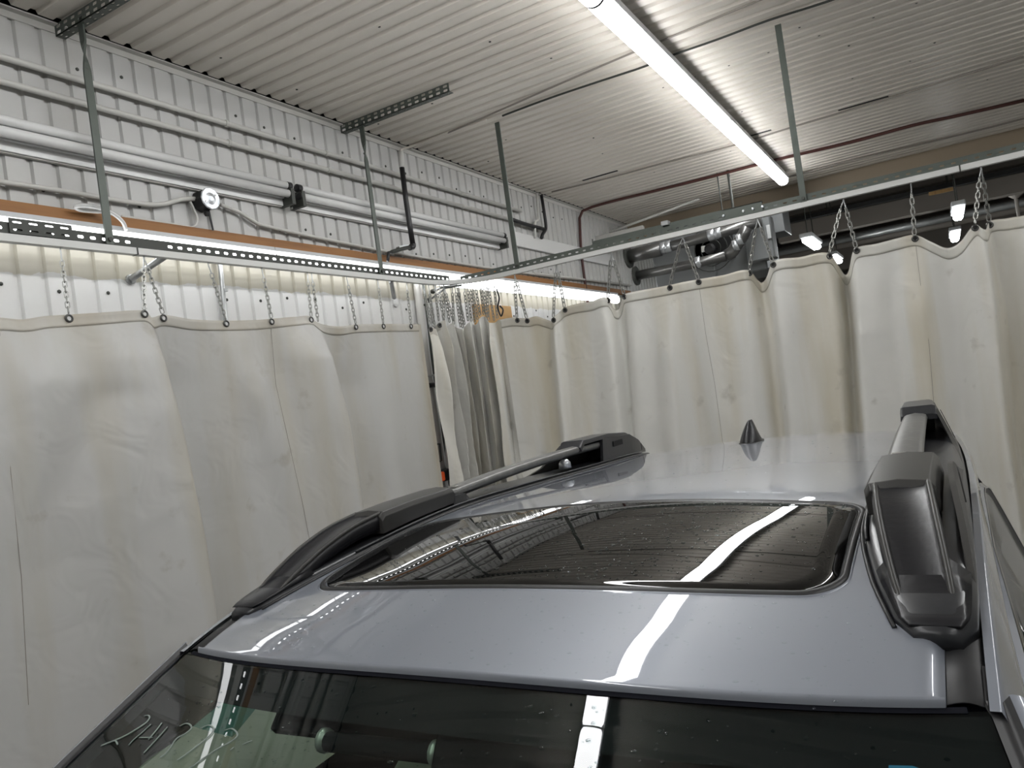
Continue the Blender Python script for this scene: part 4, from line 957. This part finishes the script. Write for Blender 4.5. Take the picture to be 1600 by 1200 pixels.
# roof rails
def ui(Y): return cr([.925, .935, .97, 1.05, 1.2, 1.4, 2.0, 2.5, 2.72, 2.86], [.524, .511, .499, .478, .456, .452, .446, .440, .452, .486], Y)
def uo(Y): return cr([.925, .935, .97, 1.1, 1.5, 2.0, 2.4, 2.7, 2.86], [.570, .581, .587, .590, .588, .578, .560, .526, .494], Y)
def surf(u, Y): return Droof(min(u, wroof(Y)), Y)
def make_rail(sg, L):
    def P(u, Y, D): return C(sg*u, Y, D)
    def ord_(f): return f
    YY = frange(.925, 2.86, 70)
    # plinth: base that follows the roof
    rings = []
    for Y in YY:
        a, b = ui(Y), uo(Y); h = lin([.925, .96, 1.1, 2.6, 2.86], [.010, .015, .014, .014, .006], Y); s_ = surf((a+b)/2, Y)
        sa, sb = surf(a, Y), surf(b, Y); e = min(.012, (b - a)*.2)
        rings.append([P(a, Y, sa + .004), P(a + e*.3, Y, sa - h*.45), P(a + e, Y, sa - h*.7), P(a + e*1.6, Y, s_ - h), P(b - e*1.6, Y, s_ - h), P(b - e, Y, s_ - h*.8), P(b, Y, sb - h*.3), P(b + .002, Y, sb + .016)])
    rail = MB().loft(rings).build('roof_rail', 'rail_plastic', car, smooth=True); rail['label'] = L
    # crease line on inner flank
    MB().tube([P(ui(Y) + .004, Y, surf(ui(Y), Y) - .010) for Y in frange(1.15, 2.7, 40)], .003, 5).build('flank_rib', 'rail_plastic', rail, smooth=True)
    MB().tube([P(ui(Y) - .002, Y, surf(ui(Y), Y) - .001) for Y in frange(.94, 2.84, 60)], .003, 5).build('base_gasket', 'rubber', rail, smooth=True)
    # front foot: arched hollow blade from the tip up to the cap
    yf = frange(.955, 1.25, 24)
    def ftop(Y): return cr([.955, 1.00, 1.05, 1.10, 1.17, 1.25], [.318, .283, .256, .234, .213, .201], Y)
    def fin_(Y): return cr([.955, 1.02, 1.12, 1.25], [.516, .500, .484, .470], Y)
    def fou(Y): return cr([.955, 1.02, 1.12, 1.25], [.572, .567, .558, .548], Y)
    rings = []
    for Y in yf:
        a, b, t = fin_(Y), fou(Y), ftop(Y); th = lin([.955, 1.06, 1.25], [.012, .026, .034], Y); e = .007
        rings.append([P(a, Y, t + th), P(a - .002, Y, t + .010), P(a + e*.5, Y, t + .002), P(a + e, Y, t), P(a + e*1.6, Y, t + .003), P(b - e*1.6, Y, t + .003), P(b - e, Y, t), P(b - e*.4, Y, t + .002), P(b + .002, Y, t + .010), P(b, Y, t + th)])
    ft = MB().loft(rings).build('front_foot', 'rail_black', rail, smooth=False, bevel=0)
    for pl_ in ft.data.polygons: pl_.use_smooth = True
    for fn_, o in ((fin_, .002), (fou, -.002)):
        MB().tube([P(fn_(Y) + o*2, Y, ftop(Y) + .001) for Y in yf], .0045, 6).build('foot_ridge', 'rail_grey', ft, smooth=True)
    rings = []
    for Y, k in ((.931, .0), (.945, .35), (.962, .75), (.985, 1), (1.02, 1), (1.05, .8)):
        a, b = ui(Y) + .005, uo(Y) - .004; sa, sb = surf(a, Y) - .010, surf(b, Y) - .010; yt = max(Y, .958); t = min(sa - .002, ftop(yt) + .003 + .008*(1 - k))
        rings.append([P(a, Y, sa), P(a + (fin_(yt) - a)*k*.6 + .003, Y, sa + (t - sa)*.6), P(fin_(yt)*k + a*(1-k) + .006, Y, t), P(fou(yt)*k + b*(1-k) - .006, Y, t), P(b + (fou(yt) - b)*k*.6 - .003, Y, sb + (t - sb)*.6), P(b, Y, sb)])
    MB().loft(rings).build('foot_toe', 'rail_black', ft, smooth=True)
    # outer wall, low in the middle, tall at both ends
    yo = frange(.98, 2.80, 70)
    oh = lambda Y: surf(uo(Y), Y) - lin([.98, 1.04, 1.12, 1.21, 1.28, 1.46, 1.53, 1.62, 2.02, 2.12, 2.22, 2.46, 2.64, 2.80], [.312, .286, .252, .224, .209, .204, .228, .245, .248, .232, .178, .178, .215, .278], Y)
    rings = []
    for Y in yo:
        b = uo(Y); s_ = surf(b, Y); h = oh(Y); lean = lin([.98, 1.4, 2.4, 2.8], [.006, .030, .034, .008], Y)*(h/.095)
        rings.append([P(b + .001, Y, s_ + .018), P(b - lean, Y, s_ - h), P(b - lean - .008, Y, s_ - h), P(b - .014, Y, s_ + .0)])
    ow = MB().loft(rings).build('outer_skirt', 'rail_grey', rail, bevel=.003)
    # triangular dark recess in the rear outer wall
    tri = [(2.12, .020), (2.36, .024), (2.34, .078)]
    MB().loft([[P(uo(Y) - .034*(h/.095)*.9 + o, Y, surf(uo(Y), Y) - h) for Y, h in tri] for o in (.0005, .0025)]).build('recess', 'dark', ow)
    sl = [(1.40, .034), (1.44, .040), (1.33, .024), (1.29, .018)]
    MB().loft([[P(uo(Y) - .030*(h/.095)*.92 + o, Y, surf(uo(Y), Y) - h) for Y, h in sl] for o in (.001, .003)]).build('grip_mark', 'dark', ow)
    # cap over the pivot
    rings = []
    for Y, t, gi in ((1.235, .206, .002), (1.245, .197, 0), (1.34, .192, 0), (1.495, .190, 0), (1.505, .197, .002)):
        a, b = .460 + gi, .552 - gi; bt = surf(.5, Y) - .018
        rings.append([P(a, Y, bt), P(a - .001, Y, t + .012), P(a + .006, Y, t + .002), P((a+b)/2, Y, t - .002), P(b - .006, Y, t + .002), P(b + .001, Y, t + .012), P(b + .006, Y, bt)])
    cp = MB().loft(rings).build('pivot_cap', 'rail_grey', rail, bevel=.002)
    # inner pivot block
    rings = []
    for Y, t in ((1.49, .235), (1.50, .212), (1.545, .214), (1.56, .246), (1.66, .246), (1.74, .236), (1.78, .235), (1.83, .258), (1.86, .278)):
        a, b = .456, .520; bt = surf(.5, Y) - .012; rings.append([P(a, Y, bt), P(a + .004, Y, t), P(b, Y, t), P(b, Y, bt)])
    MB().loft(rings).build('pivot_block', 'rail_plastic', rail, bevel=.003)
    # stowed crossbar
    def btp(Y): return cr([1.48, 1.75, 2.0, 2.25, 2.42], [.200, .189, .184, .184, .188], Y)
    rings = []
    for Y in frange(1.50, 2.38, 30):
        t = btp(Y); c_ = lin([1.5, 2.42], [.498, .484], Y); hw = lin([1.5, 2.42], [.030, .026], Y)
        rings.append([P(c_ + hw*x, Y, t + z) for x, z in ((-1, .012), (-.92, .004), (-.7, .001), (0, -.002), (.7, .001), (.92, .004), (1, .012), (.7, .024), (-.7, .024))])
    cb = MB().loft(rings).build('crossbar', 'bar_grey', rail, smooth=True)
    MB().loft([[P(.490 + x, Y, btp(Y) - z) for x, z in ((-.012, .0005), (.012, .0005), (.012, .003), (-.012, .003))] for Y in (1.527, 1.545)]).build('lock_slot', 'chrome', cb, bevel=.001)
    MB().tube([P(.474, Y, btp(Y) + .016) for Y in frange(1.55, 2.4, 20)], .004, 5).build('edge_groove', 'rubber', cb, smooth=True)
    # small silver bolt on the plinth under the bar
    MB().disc_lathe(P(.468, 2.10, surf(.468, 2.10) - .022), (0, 0, 1), [(0, .02), (.016, .018), (.026, .010)], 12).build('mounting_bolt', 'galv_bright', rail, smooth=True)
    # rear housing: floor block, top plate, inner wall, dark mouth
    rings = []
    for Y, t, wi in ((2.20, .186, 0), (2.225, .166, 0), (2.42, .166, 0), (2.58, .180, .004), (2.70, .212, .010), (2.78, .246, .018), (2.84, .268, .03)):
        a = ui(Y) + .010 + wi*.4; b = uo(Y) - .034 - wi*.2
        if b < a + .01: b = a + .01
        rings.append([P(a, Y, t + .015), P(a + .003, Y, t + .002), P(a + .010, Y, t), P(b - .010, Y, t), P(b - .002, Y, t + .003), P(b, Y, t + .015)])
    rh = MB().loft(rings).build('rear_housing', 'rail_plastic', rail, bevel=.002)
    rings = []
    for Y, t in ((2.34, .255), (2.36, .180), (2.60, .190), (2.70, .222), (2.82, .268)):
        a = ui(Y) + .008; bt = surf(a, Y) - .010; rings.append([P(a, Y, bt), P(a, Y, t), P(a + .010, Y, t), P(a + .010, Y, bt)])
    MB().loft(rings).build('inner_wall', 'rail_plastic', rh, bevel=.002)
    MB().loft([[P(a, Y, surf(.5, Y) - .02), P(a, Y, .198 if Y < 2.6 else .24), P(b, Y, .198 if Y < 2.6 else .24), P(b, Y, surf(.5, Y) - .02)] for Y, a, b in ((2.40, .458, .520), (2.58, .458, .515), (2.74, .465, .495))]).build('housing_core', 'dark', rh)
    MB().loft([[P(ui(Y) + .006, Y, D) for Y, D in ((2.44, .198), (2.52, .198), (2.52, .216), (2.44, .216))], [P(ui(Y) + .009, Y, D) for Y, D in ((2.44, .198), (2.52, .198), (2.52, .216), (2.44, .216))]]).build('release_button', 'dark', rh)
    return rail
make_rail(-1, 'black roof rail with stowed crossbar on the far side of the roof')
make_rail(1, 'black roof rail with stowed crossbar on the near side of the roof')

# cabin seen through the windscreen
def head(a, b):
    Y = .80 + 2.0*b; u = a*.54; return C(u, Y, Droof(u, Y) + .045)
MB().grid(head, frange(-1, 1, 12), frange(0, 1, 14)).build('headliner', 'headliner', car, smooth=True)
MB().grid(lambda a, b: C(a*.70, -.05 + .55*b, .86 + .0*b - .04*math.sin(b*math.pi) + .14*b*b), frange(-1, 1, 10), frange(0, 1, 10)).build('dashboard', 'interior_black', car, smooth=True)
MB().box(XC - .7, XC + .7, .4, 2.9, .30, .34).build('cabin_floor', 'interior_black', car)
for sx, nm in ((-.36, 'light seat seen through the windscreen'), (.36, '')):
    st = MB()
    st.loft([[C(sx + x*.25, 1.02 + y*.25, 1.28 + z) for x, y in ((-1,-1),(1,-1),(1,1),(-1,1))] for z in (.12, .02, -.02)])
    st.loft([[C(sx + x*w_, Y + y*.06, D) for x, y in ((-1,-1),(-.6,-1.3),(.6,-1.3),(1,-1),(1,1),(-1,1))] for D, Y, w_ in ((1.25, 1.22, .25), (1.0, 1.28, .26), (.80, 1.34, .24), (.70, 1.37, .17), (.68, 1.38, .12))])
    so = st.build('seat', 'interior_light', car, bevel=.02)
    hr = MB().loft([[C(sx + x*w_, 1.38 + y*.05, D) for x, y in ((-1,-1),(1,-1),(1,1),(-1,1))] for D, w_ in ((.66, .10), (.64, .135), (.50, .13), (.48, .10))]).build('head_restraint', 'interior_light', so, bevel=.015)
    for q in (-.05, .05): MB().tube([C(sx + q, 1.38, .70), C(sx + q, 1.38, .64)], .007, 8).build('post', 'chrome', hr)
# folded-down dark visors and the mirror housing with its rod
def slab(name, matn, corners, th, par=car):      # corners (u, Y, D)
    P = [C(*c) for c in corners]; n = (P[1]-P[0]).cross(P[3]-P[0]).normalized()*th
    return MB().loft([P, [p + n for p in P]]).build(name, matn, par, bevel=.004)
def under(px, py, gap):                          # point a given gap below the glass along the sight line
    r = ray(px, py); t = .3; cs_, sn_ = math.cos(-YAW), math.sin(-YAW)
    for _ in range(4000):
        q = r/np.linalg.norm(r)*t; dx, dy = q[0] - XC, q[1] - 1.15; u, Y, D = dx*cs_ - dy*sn_, dx*sn_ + dy*cs_ + 1.15, -q[2]
        if D > ws_D(u, Y) + gap: break
        t += .0005
    return (u, Y, D)
vis = slab('sun_visor', 'interior_black', [under(430, 1148, .05), under(700, 1180, .05), under(760, 1075, .03), under(470, 1045, .03)], .015)
slab('overhead_console', 'interior_black', [under(640, 1172, .055), under(1240, 1215, .055), under(1300, 1105, .03), under(700, 1062, .03)], .015)
slab('sun_visor', 'interior_black', [under(1120, 1235, .06), under(1620, 1290, .05), under(1560, 1110, .03), under(1180, 1085, .03)], .015)
mi = slab('mirror_housing', 'interior_navy', [under(680, 1260, .05), under(1330, 1260, .05), under(905, 1148, .04), under(705, 1118, .04)], .03)
a, b = C(*under(505, 1158, .03)), C(*under(690, 1178, .035))
rod = MB().tube([a, b], .0125, 12).build('visor_rod', 'interior_black', car, smooth=True)
for q in (under(508, 1157, .028), under(683, 1177, .033)): 
    c = C(*q); d = (b - a).normalized(); MB().tube([c - d*.004, c + d*.004], .0155, 12).build('collar', 'galv', rod, smooth=True)
# finger marks and sticker on the glass
def on_glass(px, py, lift=.0015): u, Y, D = under(px, py, 0); return C(u, Y, D - lift)
strokes = [[(226, 1120), (231, 1119), (234, 1123), (229, 1130), (210, 1143), (190, 1154), (168, 1163), (158, 1167)], [(168, 1163), (180, 1159), (184, 1165)], [(236, 1133), (222, 1146), (208, 1158), (201, 1166)], [(253, 1131), (244, 1143), (232, 1157)], [(218, 1154), (238, 1154)], [(262, 1137), (250, 1151), (236, 1166), (225, 1178)],
           [(281, 1136), (290, 1132), (297, 1134), (299, 1140), (290, 1148), (276, 1156), (266, 1170), (258, 1180), (250, 1186)], [(314, 1140), (325, 1135), (333, 1138), (334, 1143), (326, 1153), (306, 1169), (290, 1181), (277, 1190)], [(351, 1143), (361, 1140), (369, 1145), (371, 1152), (362, 1160), (342, 1171), (322, 1184), (303, 1198), (290, 1207)], [(394, 1159), (380, 1165)], [(366, 1169), (360, 1174)]]
for st in strokes: MB().tube(smooth_path([on_glass(*p) for p in st], 4), .0014, 5, flat=.5).build('finger_stroke', 'chalk', wsg, smooth=True)
m = MB(); c = [on_glass(*p, -.003) for p in ((1388, 1191), (1425, 1192), (1452, 1201), (1470, 1225), (1430, 1250), (1385, 1250))]; m.add(c, [tuple(range(6))]); o = m.build('blue_sticker', 'blue_sticker', wsg, thick=.001); o['label'] = 'blue sticker at the lower edge'

# water drops
def drops(fn, n, r0, r1, name, par, flat=.5):
    m = MB()
    for i in range(n):
        q = fn()
        if q is None: continue
        p, s = q; r_ = (r0 + (r1 - r0)*random.random()**3)*s; a0 = random.random()*6.28; el = random.uniform(.75, 1.3)
        ring = []; K = 7
        for h, rr_ in ((0, 1), (.55, .85), (.9, .45)):
            ring.append([p + Vector((math.cos(a0 + 2*math.pi*k/K)*r_*rr_*el, math.sin(a0 + 2*math.pi*k/K)*r_*rr_, h*r_*flat)) for k in range(K)])
        m.loft(ring)
    o = m.build(name, 'water', par, smooth=True); o['kind'] = 'stuff'; return o
def d_sun():
    a, b = random.uniform(-.97, .97), random.uniform(-.96, .96)
    return sr_pt(a, b, 0, .0034), 1
drops(d_sun, 1000, .0006, .0018, 'water_drops', sun)
def d_sun2():  # extra, larger drops clustered along the LED streak to add sparkle
    a, b = random.gauss(.42, .22), random.uniform(-.94, .94); a += .18*b
    return (sr_pt(a, b, 0, .0034), 1) if abs(a) < .96 else None
drops(d_sun2, 900, .0012, .0032, 'water_drops', sun)
def d_roof():
    u = random.uniform(-.5, .5); Y = random.choice((random.uniform(.80, 1.0), random.uniform(.80, 2.4))); return C(u, Y, Droof(u, Y)), 1
drops(d_roof, 900, .0009, .0028, 'water_drops', car)
def d_ws():
    a, b = random.uniform(-.9, .9), random.uniform(.01, .30); return ws(a, b, 0), 1
drops(d_ws, 900, .0010, .0034, 'water_drops', wsg)
